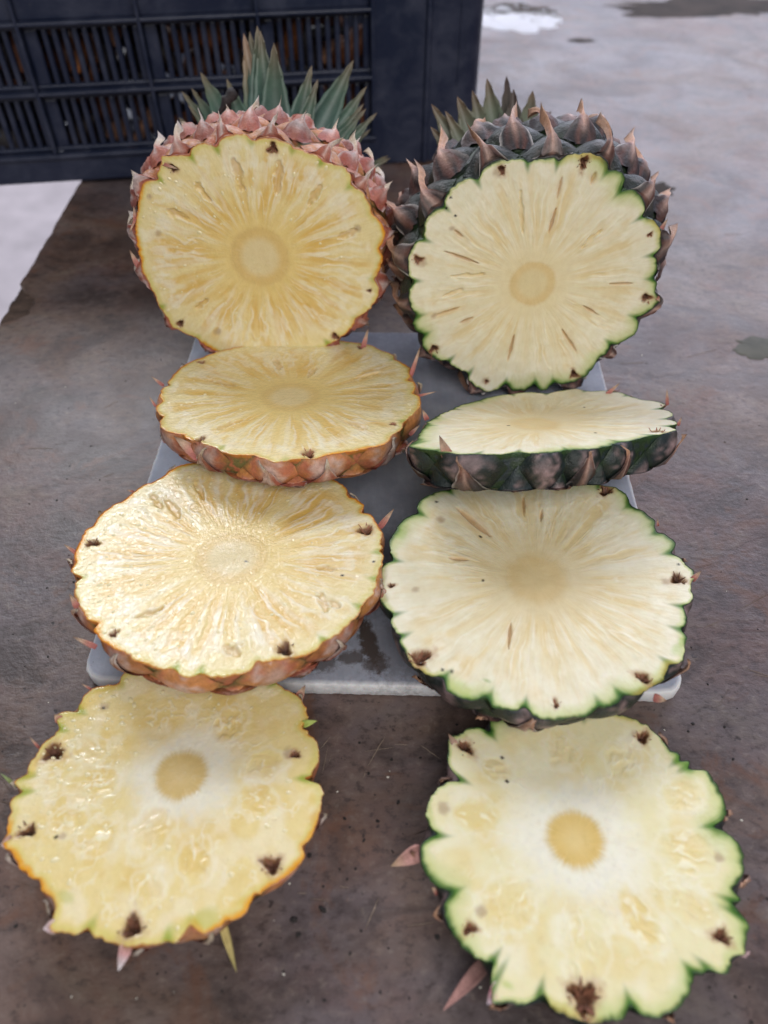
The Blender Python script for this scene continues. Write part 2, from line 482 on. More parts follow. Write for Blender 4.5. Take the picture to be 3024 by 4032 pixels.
def build_flesh(S, q, root, org):
    pal = PAL[S['kind']]
    ic = int(NR * 0.2)
    s = np.concatenate([np.linspace(0, 1, ic + 1) * 1.0, 1 + np.linspace(0, 1, NR - ic)[1:]])
    # s: 0..1 core, 1..2 flesh
    rows = []
    for sv in s:
        if sv <= 1: rows.append(np.full(NA, max(sv, 1e-3) * q.rc))
        else:
            t = 1 - (1 - (sv - 1)) ** 1.12
            b = t ** 3
            rows.append(q.rc + t * ((1 - b) * (q.rs - q.rc) + b * (q.r - q.rc)))
    rho = np.array(rows); th = np.broadcast_to(TH_, rho.shape)
    core_w = 1 + 0.05 * (fbm(np.cos(th) * 2, np.sin(th) * 2, 0, S['seed'] + 5, 2) - 0.5) * (rho < q.rc * 1.6)
    x = rho * np.cos(th); y = rho * np.sin(th)
    ox, oy = q.r * np.cos(TH_), q.r * np.sin(TH_)
    de = np.full(rho.shape, 1e3)
    for k in range(0, NA):
        pass
    # distance to the outline, in mm
    de = np.empty(rho.shape)
    for i in range(rho.shape[0]):
        if rho[i].max() < q.r.min() - 0.014: de[i] = 20; continue
        D = np.full(NA, 1e3)
        for off in range(-46, 47, 2):
            D = np.minimum(D, np.hypot(x[i] - np.roll(ox, off), y[i] - np.roll(oy, off)))
        de[i] = D * 1000
    X, Y = x * 1000, y * 1000                                     # mm
    R = rho * 1000
    Rs = np.broadcast_to(q.rs * 1000, rho.shape)
    rn = R / Rs
    sd = S['seed']
    wq = th + 0.05 * (fbm(X / 9, Y / 9, 0, sd, 2) - 0.5)
    c_, s_ = np.cos(wq), np.sin(wq)
    n1 = fbm(c_ * 5, s_ * 5, rn * 2.2, sd + 1, 3)
    n2 = fbm(c_ * 12, s_ * 12, rn * 3.0, sd + 2, 3)
    n3 = fbm(c_ * 24, s_ * 24, rn * 6.0, sd + 3, 2)
    blob = fbm(X / 5.5, Y / 5.5, 0, sd + 4, 3)
    small = fbm(X / 1.5, Y / 1.5, 0, sd + 6, 2)
    disp = np.zeros(rho.shape)
    style = S['style']
    rr = R / (q.rc * 1000) * core_w
    if style == 'mid':
        band = ss(0.24, 0.42, rn) * ss(0.97, 0.80, rn)
        c = mix(np.broadcast_to(pal['outer'], rho.shape + (3,)), pal['warm'], ss(0.98, 0.34, rn) * (0.35 + 0.55 * n1))
        c = mix(c, pal['gold'], band * ss(0.44, 0.70, 0.5 * n1 + 0.5 * n2) * S.get('gold', 0.75))
        c = mix(c, pal['gold'], band * ss(0.52, 0.72, n2) * 0.35)
        c = mix(c, pal['pale'], band * ss(0.57, 0.72, n3) * ss(0.42, 0.6, n1 + 0.1 * blob) * 0.6)
        c = mix(c, pal['pale'], ss(0.55, 0.7, blob) * ss(0.55, 0.85, rn) * 0.5)
        disp += band * ((n2 - 0.5) * -0.4 + (n3 - 0.5) * 0.3 + (n1 - 0.5) * -0.4)
        disp += ss(0.2, 0.5, rn) * (small - 0.5) * 0.18
        lobe_i = np.searchsorted(q.nang, th.ravel() % (2 * np.pi)).reshape(th.shape)
        nn_ = len(q.nang)
        lo = np.concatenate([[q.nang[-1] - 2 * np.pi], q.nang])[lobe_i]; hi = np.concatenate([q.nang, [q.nang[0] + 2 * np.pi]])[lobe_i]
        ph = (2 * (wq - lo) / (hi - lo) - 1) + 0.7 * (fbm(X / 7, Y / 7, 4, sd + 50, 2) - 0.5)
        lr = RNG2.random(nn_ + 1); lr[nn_] = lr[0]
        lr = lr[lobe_i]
        wed = np.exp(-(ph / (0.25 + 0.3 * lr)) ** 2) * ss(0.30, 0.42 + 0.1 * lr, rn) * ss(0.90, 0.66, rn + 0.12 * (lr - 0.5))
        c = mix(c, pal['gold'], wed * (0.25 + 0.6 * lr) * (0.5 + 0.8 * n2) * S.get('gold', 0.75))
        sep = ss(0.62, 1.0, np.abs(ph)) * band
        c = mix(c, pal['pale'], sep * 0.38)
        edge_l = ss(0.16, 0.0, np.abs(np.abs(ph) - 0.42 - 0.2 * (blob - 0.5))) * ss(0.42, 0.55, rn) * ss(0.86, 0.74, rn) * ss(0.35, 0.6, lr)
        c = mix(c, pal['pale'], edge_l * 0.6); disp += edge_l * 0.3 - wed * 0.45 * lr
        # split locules: fleck clusters with sharp ridges
        fl = np.abs(fbm(c_ * 9, s_ * 9, rn * 4 + 0.6 * blob, sd + 9, 2) - 0.5)
        ridge = ss(0.035, 0.0, fl) * band * ss(0.5, 0.62, fbm(c_ * 4, s_ * 4, rn * 2, sd + 11, 2))
        c = mix(c, pal['pale'], ridge * 0.5)
        disp += ridge * 0.35 - 0.3 * ss(0.08, 0.03, fl) * ss(0.03, 0.06, fl) * band
        if S.get('core_soft'):
            cm = ss(1.35, 0.75, rr + 0.25 * (blob - 0.5))
            c = mix(c, pal['ring'], cm * 0.75); c = mix(c, pal['core'], ss(0.9, 0.3, rr) * 0.45)
            c = mix(c, pal['ring'], ss(0.55, 0.3, rn) * 0.3)
        else:
            c = mix(c, pal['warm'], ss(2.2, 1.1, rr) * 0.6)
            ringm = ss(1.16, 0.96, rr + 0.1 * (blob - 0.5))
            c = mix(c, pal['ring'], ringm * S.get('ring', 0.85))
            c = mix(c, pal['core'], ss(0.86, 0.5, rr) * 0.9)
    else:
        flesh = lin(S['flesh']); halo = lin(S['halo'])
        c = mix(np.broadcast_to(flesh, rho.shape + (3,)), lin(S['deep']), ss(0.40, 0.75, fbm(X / 9, Y / 9, 2, sd + 8, 3)) * 0.5 * ss(0.98, 0.7, rn))
        c = mix(c, pal['pale'], ss(0.45, 0.75, fbm(X / 8, Y / 8, 0, sd + 13, 2)) * 0.4)
        ripple = np.abs(fbm(X / 4.5, Y / 4.5, 0, sd + 15, 3) - 0.5)
        lm = ss(0.5, 0.62, fbm(X / 11, Y / 11, 3, sd + 16, 2)) * ss(0.30, 0.45, rn) * ss(0.98, 0.85, rn)
        c = mix(c, pal['pale'], ss(0.08, 0.0, ripple) * lm * 0.45)
        disp += (small - 0.5) * 0.16 + (blob - 0.5) * 0.5 + 0.5 * lm * (ss(0.06, 0.0, ripple) * 0.6)
        hr = S['halo_r'] * q.rc * 1000
        hm = ss(hr * 1.45, hr * 0.62, R + 9 * (fbm(X / 8, Y / 8, 0, sd + 14, 3) - 0.5))
        c = mix(c, halo, hm * 0.9)
        c = mix(c, halo * 0.9, hm * ss(0.55, 0.7, small) * 0.5)
        cm = ss(1.22, 0.80, rr + 0.14 * (blob - 0.5) + 0.16 * (n3 - 0.5))
        c = mix(c, lin(S['corec']) * (0.94 + 0.12 * n3[..., None]), cm); c = mix(c, lin(S['corein']), ss(0.8, 0.1, rr) * 0.6)
        disp += -0.35 * cm
        for zp in S.get('locules', []):
            p = q.loc(zp) * 1000; a0 = math.atan2(p[1], p[0])
            u = (X - p[0]) * math.cos(a0) + (Y - p[1]) * math.sin(a0); w = -(X - p[0]) * math.sin(a0) + (Y - p[1]) * math.cos(a0)
            wv = fbm(X / 4.0, Y / 4.0, p[0], sd + 20, 3) - 0.5
            e = np.hypot(u / 1.15, w / 0.85) / zp[2] + 0.9 * wv
            mk = ss(1.05, 0.55, e)
            if mk.max() <= 0: continue
            fold = np.sin(w * (1.0 + 0.5 * math.sin(p[1])) + u * (0.35 + 0.3 * math.cos(p[0])) + 13 * wv + p[0]) 
            c = mix(c, lin(S['deep']), mk * (0.45 + 0.3 * math.sin(p[0] * 3)))
            c = mix(c, lin((250, 244, 218)), mk * ss(0.2, 1.0, fold) * ss(0.42, 0.6, fbm(X / 3.5, Y / 3.5, 7, sd + 21, 2)) * 0.75)
            disp += mk * (0.3 * fold - 0.35)
            c = mix(c, pal['pale'], ss(0.25, 0.0, np.abs(e - 1.15)) * 0.35)
    disp *= 0.45
    for zp in S.get('pits', []):
        a, b = q.loc(zp[:2]) * 1000, q.loc(zp[2:4]) * 1000
        d, t = seg_dist(X, Y, a, b)
        pn = fbm(X / 2.6, Y / 2.6, 1, sd + 25, 3)
        e = d / (zp[4] * (0.45 + 0.75 * np.sin(np.pi * (0.12 + 0.76 * t)))) + 1.5 * (pn - 0.5)
        mk = ss(1.05, 0.25, e)
        c = mix(c, lin((204, 158, 80)) if S['kind'] == 'ripe' else lin((218, 188, 124)), mk * 0.45); disp -= mk * 0.8
        ln = ss(0.22, 0.0, np.abs(e - 1.0)) * ss(0.45, 0.6, fbm(X / 3, Y / 3, 5, sd + 26, 2))
        c = mix(c, pal['pale'], ln * 0.7); disp += ln * 0.35
    for zp in S.get('cracks', []):
        a, b = q.loc(zp[:2]) * 1000, q.loc(zp[2:4]) * 1000
        d, t = seg_dist(X, Y, a, b)
        d = np.abs(d + 0.5 * (fbm(X / 3, Y / 3, 0, sd + 30, 2) - 0.5))
        wdt = (zp[4] if len(zp) > 4 else 0.32) * (0.35 + np.sin(np.pi * np.clip(t, 0.02, 0.98)))
        mk = ss(wdt * 1.6, wdt * 0.6, d)
        c = mix(c, lin((164, 120, 74)), mk * 0.7); disp -= mk * 1.0
        c = mix(c, lin((214, 178, 130)), ss(wdt * 5, wdt, d) * 0.35)
    # rim colour
    nd = np.full(NA, 9.0)
    for a in q.nang:
        dd = np.abs((TH_ - a + np.pi) % (2 * np.pi) - np.pi) * q.rs * 1000
        nd = np.minimum(nd, dd)
    nd = np.broadcast_to(nd, rho.shape)
    en = de + 1.6 * (fbm(X / 4, Y / 4, 0, sd + 40, 2) - 0.5)
    var = fbm(np.cos(th) * 2.2, np.sin(th) * 2.2, 0, sd + 41, 2)
    if S['kind'] == 'ripe':
        c = mix(c, lin((214, 200, 96)), ss(3.6, 0.8, en) * 0.6)
        c = mix(c, lin((150, 168, 52)), ss(3.0, 0.4, nd + 0.3 * de) * ss(6.0, 1.5, en) * ss(0.35, 0.6, var) * 0.85)
        c = mix(c, lin((234, 166, 36)), ss(2.0, 0.5, en) * ss(0.62, 0.36, var + 0.1) * 0.95)
        c = mix(c, lin((206, 104, 40)), ss(0.8, 0.1, de) * (0.7 if style == 'mid' else 0.25))
    else:
        gw = 0.15 + 1.7 * ss(0.3, 0.8, var)
        c = mix(c, lin((196, 205, 132)), ss(4.8 * gw + 0.6, 1.0, en) * 0.7)
        c = mix(c, lin((112, 150, 58)), ss(1.9 * gw + 0.6, 0.5, en + 0.10 * nd) * 0.9)
        c = mix(c, lin((70, 120, 40)), ss(2.6, 0.3, nd + 0.25 * de) * ss(7.0, 1.0, en) * 0.9)
        c = mix(c, lin((40, 76, 34)), ss(0.7 + 0.8 * gw, 0.2, en + 0.2) * 0.9)
        for zp in S.get('yellow_rim', []):
            p = q.loc(zp) * 1000
            c = mix(c, lin((222, 196, 104)), ss(10, 1, np.hypot(X - p[0], Y - p[1]) + 6 * (blob - 0.5)) * ss(3.0, 0.5, en) * 0.5)
    for zp in S.get('rim_cells', []):                       # cut bract cells, brighter green or yellow
        p = q.loc(zp) * 1000; a0 = math.atan2(p[1], p[0])
        u = (X - p[0]) * math.cos(a0) + (Y - p[1]) * math.sin(a0); w = -(X - p[0]) * math.sin(a0) + (Y - p[1]) * math.cos(a0)
        e = np.hypot(u * 1.5, w * 0.75) / zp[2]
        c = mix(c, lin(zp[3]), ss(1.3, 0.3, e + 1.6 * (blob - 0.5)) * ss(0.3, 1.2, de) * 0.45)
    for zp in S.get('faint', []):
        p = q.loc(zp) * 1000; e = np.hypot(X - p[0], Y - p[1]) / zp[2]
        c = mix(c, lin((176, 150, 122)), ss(1.1, 0.3, e + 0.5 * (small - 0.5)) * 0.65)
    # eyes: brown flower cavities near the rim
    for zp in S.get('eyes', []):
        p = q.loc(zp) * 1000; er = zp[2] * 1.2
        a0 = math.atan2(p[1], p[0]); asp = zp[3] if len(zp) > 3 else 0.75
        u = (X - p[0]) * math.cos(a0) + (Y - p[1]) * math.sin(a0); w = -(X - p[0]) * math.sin(a0) + (Y - p[1]) * math.cos(a0)
        pa = np.arctan2(w, u)
        e = np.hypot(u, w / asp) / er * (1 + 0.22 * np.cos(3 * pa + zp[0]) + 0.5 * (small - 0.5))
        c = mix(c, lin((190, 150, 112)), ss(1.9, 0.9, e) * 0.55)
        c = mix(c, lin((142, 98, 68)), ss(1.10, 0.85, e) * 0.9); c = mix(c, lin((92, 58, 44)), ss(0.85, 0.15, e + 1.1 * (small - 0.5)) * 0.8)
        disp -= ss(1.1, 0.4, e) * min(2.4, er * 1.0)
    for zp in S.get('specks', []):
        p = q.loc(zp) * 1000
        c = mix(c, lin((30, 22, 20)), ss(0.75, 0.4, np.hypot(X - p[0], Y - p[1])))
    disp *= ss(0.0, 1.4, de)
    disp -= 0.25 * ss(0.5, 0.0, de)
    W = q.P + x[..., None] * q.ex + y[..., None] * q.ey + (disp * 0.001)[..., None] * q.n
    pol = np.stack([np.cos(wq) * 46, np.sin(wq) * 46, rn * 7 + (0.8 * blob if style == 'mid' else 4 * blob)], -1)
    if style == 'end': pol = np.stack([X * 0.45, Y * 0.45, blob], -1)
    mat = M_FLESH_RIPE if S['kind'] == 'ripe' else M_FLESH_PALE
    if style == 'end': mat = M_END_RIPE if S['kind'] == 'ripe' else M_END_PALE
    nrow = ic + 1
    def put(name, a, b, under):
        V = W[a:b].copy(); V[under] -= q.n * 0.0001; V = V.reshape(-1, 3); Cc = c[a:b].reshape(-1, 3)
        return mesh_obj(name, V, grid_faces(b - a, NA, wrap=True), mat, root, Cc, org, vecs=pol[a:b].reshape(-1, 3))
    put('flesh', ic - 7, len(s), slice(0, 7)); put('core', 0, nrow + 9, slice(nrow, None))
    return W

RIND = {
    'ripe': dict(dome=(190, 114, 84), dome2=(206, 140, 78), edge=(116, 108, 62), bloom=(216, 190, 182), low=(176, 100, 90)),
    'pale': dict(dome=(42, 48, 46), dome2=(28, 40, 34), edge=(40, 58, 34), bloom=(104, 96, 92), low=(28, 30, 30)),
}
BR = {
    'ripe': dict(a=(174, 100, 78), b=(196, 148, 126), tip=(206, 192, 166), end=(120, 88, 62), dark=(160, 84, 70), ridge=(226, 196, 186)),
    'pale': dict(a=(96, 62, 56), b=(206, 142, 124), tip=(206, 160, 126), end=(104, 70, 52), dark=(30, 30, 36), ridge=(236, 194, 178)),
}

def surf(q, th, v, w, prof):
    """point on the rind: angle th, depth v below the cut, w out from the rind"""
    th = np.asarray(th, float)
    t2 = th % (2 * np.pi)
    ro = np.interp(t2, np.append(TH_, 2 * np.pi), np.append(q.r, q.r[0]))
    rs = np.interp(t2, np.append(TH_, 2 * np.pi), np.append(q.rs, q.rs[0]))
    vv = np.maximum(v, 0)
    k = np.exp(-vv / 0.0035)
    r = (ro * k + rs * (1 - k)) * prof(vv) * (1 + q.bulge * np.sin(np.pi * np.clip(vv / 0.078, 0, 1)) * ss(-0.45, 0.5, np.sin(th))) + w
    return q.P + (r * np.cos(th))[..., None] * q.ex + (r * np.sin(th))[..., None] * q.ey - np.asarray(v)[..., None] * q.n

def build_rind(S, q, root, org, prof, T, rows, cs):
    kind = S['kind']; pal = {k: lin(v) for k, v in RIND[kind].items()}
    bp = {k: lin(v) for k, v in BR[kind].items()}
    if cs > 0 and kind == 'pale': pal['bloom'] = lin((164, 138, 138)); pal['dome'] = lin((40, 52, 56))
    rnd = random.Random(S['seed'] * 13 + 5)
    # wall
    nv = 26
    vs = np.concatenate([[0, 0.0004, 0.001], np.linspace(0.002, T, nv - 3)])
    V = np.stack([surf(q, TH_, np.full(NA, a), np.full(NA, 0.0 if a < 0.0003 else (-0.0002 if a < 0.0015 else -0.0012)), prof) for a in vs])
    nz = fbm(V[..., 0] * 350, V[..., 1] * 350, V[..., 2] * 350, S['seed'], 3)
    C = mix(np.broadcast_to(pal['edge'], V.shape), pal['dome'], ss(0.4, 0.65, nz))
    C = mix(C, lin((214, 130, 48)) if kind == 'ripe' else lin((52, 84, 36)), np.broadcast_to(ss(0.0035, 0.0, vs)[:, None], nz.shape) * 0.8)
    fcs = [tuple(f) for f in grid_faces(nv, NA, wrap=True, flip=True)]
    Vf = V.reshape(-1, 3); Cf = C.reshape(-1, 3)
    base = q.P - q.n * T
    Vf = np.concatenate([Vf, base[None]]); Cf = np.concatenate([Cf, pal['edge'][None]])
    last = (nv - 1) * NA
    fcs += [(last + (j + 1) % NA, last + j, nv * NA) for j in range(NA)]
    mesh_obj('rind', Vf, fcs, M_RIND, root, Cf, org)
    # fruitlets
    na = q.nang; n = len(na)
    lob = [((na[i] + (na[(i + 1) % n] + (2 * np.pi if i == n - 1 else 0))) / 2) for i in range(n)]
    half = [((na[(i + 1) % n] + (2 * np.pi if i == n - 1 else 0)) - na[i]) / 2 for i in range(n)]
    not_h = [0.5 * (half[i] + half[i - 1]) for i in range(n)]
    nc_ = S.get('ncell', 13)
    if nc_:
        off = S.get('coff', 0.0)
        rj = random.Random(S['seed'] + 99)
        na = [2 * math.pi * (i + off + rj.uniform(-0.13, 0.13)) / nc_ for i in range(nc_)]
        lob = [a + math.pi / nc_ for a in na]; half = [math.pi / nc_] * nc_; not_h = half
    G = 13
    gl = np.linspace(-1, 1, G); A, B = np.meshgrid(gl, gl, indexing='ij')
    dv = S.get('dv', 0.0165)
    made = 0
    for k in rows:
        vc = S.get('v0', 0.0060) + k * dv
        cells = list(zip(lob, half)) if k % 2 == 0 else list(zip(na, not_h))
        for (tc, dh) in cells:
            vc = S.get('v0', 0.0060) + k * dv + rnd.uniform(-0.1, 0.1) * dv
            th = tc + dh * (A + B) / 2 * 1.02
            gq = (A - B) / 2                                        # along the axis, + = deeper
            v = vc + gq * dv * 0.97
            if v.min() > T * 0.98 or v.max() < 0.0015: continue
            cut = v < 0.00015
            vv = np.clip(v, 0.00015, T)
            hh = S.get('dome', 0.0030) * rnd.uniform(0.8, 1.2)
            dome = np.clip((1 - np.abs(A) ** 2.6) * (1 - np.abs(B) ** 2.6), 0, 1)
            nse = fbm(A * 1.7 + tc * 9, B * 1.7 + k * 3, 0, S['seed'] + 60, 3) - 0.5
            w = (-0.0010 + hh * dome ** 0.8 + 0.0012 * nse * dome) * (1 - np.exp(-vv / 0.0022))
            pts = surf(q, th, vv, w, prof)
            up = -gq * cs                                           # + = toward the crown
            cc = mix(np.broadcast_to(pal['dome'], pts.shape), pal['dome2'], ss(0.4, 0.6, nse + 0.5) * 0.8)
            cc = mix(cc, pal['low'], ss(0.1, -0.7, up) * 0.6)
            cc = mix(cc, pal['dome2'] * 0.75, ss(0.45, 0.65, fbm(A * 2.5 + tc * 3, B * 2.5, k, S['seed'] + 64, 3)) * 0.6)
            cc = mix(cc, pal['bloom'], ss(0.55, 0.15, np.hypot(A, B) + 0.5 * nse) * 0.6)
            cc = mix(cc, pal['edge'], ss(0.30, 0.0, dome) * ss(0.35, 0.6, fbm(A * 1.5 + tc * 5, B * 1.5, k, S['seed'] + 63, 2)) * 0.9)
            pw = fbm(A * 4 + tc * 31, B * 4 + k * 7, 0, S['seed'] + 61, 3)
            cc = mix(cc, pal['bloom'], ss(0.45, 0.75, pw) * ss(0.25, 0.8, dome) * S.get('bloom', 0.75))
            nm = vnoise(np.array([tc * 40.0]), np.array([k * 5.0]), np.array([1.0]), 77)[0]
            cc = cc * (0.82 + 0.36 * nm)
            fr = mesh_obj('fruitlet', pts.reshape(-1, 3), grid_faces(G, G), M_RIND, root, cc.reshape(-1, 3), org)
            made += 1
            # bract
            if cs > 0 and rnd.random() < S.get('bskip', 0.25): continue
            g0, g1 = -0.92, rnd.uniform(0.05, 0.3)
            ns, nc = 14, 9
            s = np.linspace(0, 1, ns)
            length = rnd.uniform(0.7, 1.35) * S.get('spike', 0.35)
            gcen = np.where(s < 0.62, g0 + (g1 - g0) * s / 0.62, g1 + (s - 0.62) / 0.38 * 0.75 * length)
            vcl = vc - cs * gcen * dv
            if cs > 0 and rnd.random() < S.get('trim', 0.9): vcl = np.maximum(vcl, 0.0004)
            if cs < 0: vcl = np.maximum(vcl, 0.0004)
            if cs > 0 and vcl[:8].min() < -0.003: continue
            wid = np.interp(s, [0, 0.16, 0.34, 0.5, 0.62, 0.72, 0.85, 1.0], [0.40, 0.68, 0.52, 0.27, 0.12, 0.07, 0.04, 0.0])
            wid = wid * rnd.uniform(0.7, 1.1)
            lift = np.interp(s, [0, 0.3, 0.62, 0.8, 1.0], [0.0002, 0.0011, 0.0026, 0.0056, 0.0096]) * rnd.uniform(0.7, 1.25) * S.get('lift', 0.18)
            bend = rnd.uniform(-0.7, 0.7)
            t = np.linspace(-1, 1, nc)
            Sg, Tg = np.meshgrid(s, t, indexing='ij')
            thg = tc + dh * (Tg * wid[:, None] + bend * ss(0.55, 1.0, Sg) * 0.6)
            vg = np.broadcast_to(vcl[:, None], Sg.shape) + 0.0012 * np.abs(Tg) ** 1.5 * cs * ss(0.1, 0.5, Sg) * (Sg < 0.7)
            vg = np.clip(vg, -0.03, T - 0.0003)
            gg = np.broadcast_to(gcen[:, None], Sg.shape)
            Aq = np.clip(Tg * wid[:, None] - gg * cs * -1, -1, 1); Bq = np.clip(Tg * wid[:, None] + gg * cs * -1, -1, 1)
            dm = np.clip((1 - np.abs(Aq) ** 2.6) * (1 - np.abs(Bq) ** 2.6), 0, 1)
            wg = hh * dm ** 0.8 * 0.9 + lift[:, None] * (1 - 0.55 * np.abs(Tg) ** 1.3) + 0.0006 * np.cos(Tg * 9 + tc * 7) * wid[:, None]
            wg = wg * np.where(vg < 0.002, np.clip(0.35 + 0.65 * np.abs(vg) / 0.002, 0, 1), 1)
            wg = wg + 0.0011 * (fbm(Tg * 2.5 + tc * 41, Sg * 4, k + 9, S['seed'] + 72, 2) - 0.5) * 2
            thg = thg + dh * 0.10 * (vnoise(Sg * 9, np.sign(Tg) * 3 + tc * 11, k, 31) - 0.5) * np.abs(Tg) ** 2 * (wid[:, None] > 0.08)
            bpts = surf(q, thg, vg, wg, prof)
            st = fbm(Tg * 5.5 + tc * 23, Sg * 0.7, k, S['seed'] + 70, 3)
            bc = mix(np.broadcast_to(bp['a'], bpts.shape), bp['b'], ss(0.3, 0.75, Sg + 0.5 * (st - 0.5)))
            bc = mix(bc, bp['dark'], ss(0.44, 0.58, st) * ss(0.85, 0.3, Sg) * 0.95)
            bc = mix(bc, bp['dark'], ss(0.45, 0.95, np.abs(Tg)) * ss(0.75, 0.3, Sg) * 0.8)
            bc = mix(bc, lin((226, 220, 218)), ss(0.9, 1.0, np.abs(Tg)) * ss(0.5, 0.7, vnoise(Sg * 5, tc * 17, k, 5)) * 0.7)
            bc = mix(bc, bp['ridge'], ss(0.38, 0.0, np.abs(Tg + 0.25 * (st - 0.5))) * ss(0.05, 0.5, Sg) * 0.8)
            bc = mix(bc, bp['tip'], ss(0.50, 0.8, Sg) * 0.85); bc = mix(bc, bp['end'], ss(0.9, 1.0, Sg) * 0.8)
            wht = fbm(Tg * 2 + tc * 13, Sg * 3, k + 3, S['seed'] + 71, 2)
            bc = mix(bc, lin((205, 198, 196)), ss(0.55, 0.72, wht) * ss(0.15, 0.4, Sg) * (0.6 if kind == 'ripe' else 0.2))
            bc = bc * (0.8 + 0.4 * nm) * (0.75 if cs > 0 and kind == 'pale' else 1.0)
            mesh_obj('bract', bpts.reshape(-1, 3), grid_faces(ns, nc), M_BRACT, fr, bc.reshape(-1, 3), org)
    return made

def blade(name, B, T, width, root, org, mat, cols, bow=0.0, nrm=None, fold=0.35, n=12, base_w=0.8, jag=0.0, thick=0.0):
    """curved tapering blade from B to T with a folded cross-section"""
    B, T = np.asarray(B, float), np.asarray(T, float)
    ax = T - B; L = np.linalg.norm(ax); ax /= L
    if nrm is None:
        nrm = CAM - B
    nrm = nrm - ax * (nrm @ ax); nrm /= np.linalg.norm(nrm)
    sd = np.cross(ax, nrm)
    s = np.linspace(0, 1, n); t = np.array([-1, -0.6, -0.2, 0.2, 0.6, 1.0])
    wd = width * np.interp(s, [0, 0.15, 0.4, 0.7, 0.9, 1], [base_w, 1.0, 0.86, 0.5, 0.18, 0.004])
    cen = B + np.outer(s, ax * L) + np.outer(np.sin(s * np.pi) * bow * L, nrm)
    if jag:
        js = np.where(np.arange(n) % 2 == 0, jag, -jag) * (s > 0.1) * (s < 0.95)
    else: js = np.zeros(n)
    V = cen[:, None, :] + (wd[:, None] * t[None] * 0.5 + js[:, None] * np.sign(t)[None] * (np.abs(t)[None] > 0.9))[..., None] * sd + ((np.abs(t)[None] ** 1.6) * wd[:, None] * fold * 0.5)[..., None] * nrm
    c = np.stack([[np.interp(s, np.linspace(0, 1, len(cols)), [lin(cc)[k] for cc in cols]) for k in range(3)]])[0].T
    st = vnoise(t * 7 + B[0] * 999, 0, 0, 3)
    C = c[:, None, :] * (0.82 + 0.36 * st)[None, :, None]
    F = [tuple(f) for f in grid_faces(n, 6)]
    Vf = V.reshape(-1, 3); Cf = C.reshape(-1, 3)
    if thick:
        Vb = Vf - np.repeat((nrm[None] * thick * (1 - s)[:, None]), 6, 0)
        k = len(Vf)
        F += [tuple(x + k for x in f[::-1]) for f in F]
        for i in range(n - 1):
            for e in (0, 5):
                a, b = i * 6 + e, (i + 1) * 6 + e
                F.append((a, b, b + k, a + k) if e == 0 else (b, a, a + k, b + k))
        Vf = np.concatenate([Vf, Vb]); Cf = np.concatenate([Cf, Cf])
    return mesh_obj(name, Vf, F, mat, root, Cf, org)

def dried_flower(q, zp, root, org, rnd, seed):
    """shrivelled brown flower parts standing in a cut eye"""
    p = q.loc(zp); er = zp[2] * 0.00125
    ctr = q.P + p[0] * q.ex + p[1] * q.ey
    a0 = math.atan2(p[1], p[0])
    V = []; F = []; C = []
    npet = rnd.randint(5, 9); tone = rnd.uniform(0.45, 1.25)
    for k in range(npet):
        a = a0 + k * 2 * math.pi / npet + rnd.uniform(-0.4, 0.4)
        rad = er * rnd.uniform(0.7, 1.35)
        d = q.ex * math.cos(a) + q.ey * math.sin(a) * 0.9
        sd = -q.ex * math.sin(a) + q.ey * math.cos(a)
        wv = er * rnd.uniform(0.14, 0.34)
        rise = rnd.uniform(-0.05, 0.55) * er
        b = len(V)
        for s in np.linspace(0, 1, 5):
            cpt = ctr + d * rad * (0.1 + 0.9 * s) + q.n * (-er * 0.75 * (1 - s) ** 1.2 + rise * s ** 2 - 0.0002)
            wq_ = wv * (1 - s * 0.85)
            for tt in (-1, 0, 1):
                V.append(cpt + sd * wq_ * tt + q.n * (abs(tt) * er * 0.16))
                C.append(tone * np.array([1.0, 0.9, 0.9]) * lin((172, 122, 94)) * (0.4 + 0.9 * s) * rnd.uniform(0.6, 1.3))
        for i in range(4):
            for j in range(2):
                F.append((b + i * 3 + j, b + i * 3 + j + 1, b + (i + 1) * 3 + j + 1, b + (i + 1) * 3 + j))
    mesh_obj('dried_flower', V, F, M_DRY, root, np.array(C), org)

def juice(S, q, W, root, org):
    rj = random.Random(S['seed'] + 300)
    V = []; F = []
    nr_, k = W.shape[0], 8
    placed = 0
    while placed < S['juice']:
        i = int(nr_ * (0.28 + 0.66 * math.sqrt(rj.random()))); i = min(i, nr_ - 4)
        j = rj.randrange(NA)
        if rj.random() > 0.25 + 0.75 * max(0.0, -math.cos(TH_[j] + 0.5)): continue
        p = W[i, j]; rr = 0.0002 + 0.0007 * rj.random() ** 3
        el = rj.uniform(1.0, 1.9); a0 = TH_[j] + rj.gauss(0, 0.3)
        e1 = q.ex * math.cos(a0) + q.ey * math.sin(a0); e2 = -q.ex * math.sin(a0) + q.ey * math.cos(a0)
        b = len(V)
        for (rs, hs) in ((1.0, -0.04), (0.75, 0.13), (0.4, 0.26), (0.0, 0.3)):
            for m in range(k):
                an = 2 * math.pi * m / k
                V.append(p + e1 * rr * el * rs * math.cos(an) + e2 * rr * rs * math.sin(an) + q.n * rr * hs)
        F += [tuple(x + b for x in f) for f in grid_faces(4, k, wrap=True)]
        placed += 1
    o = mesh_obj('juice_drops', V, F, M_JUICE, root, None, org)
    o['kind'] = 'stuff'

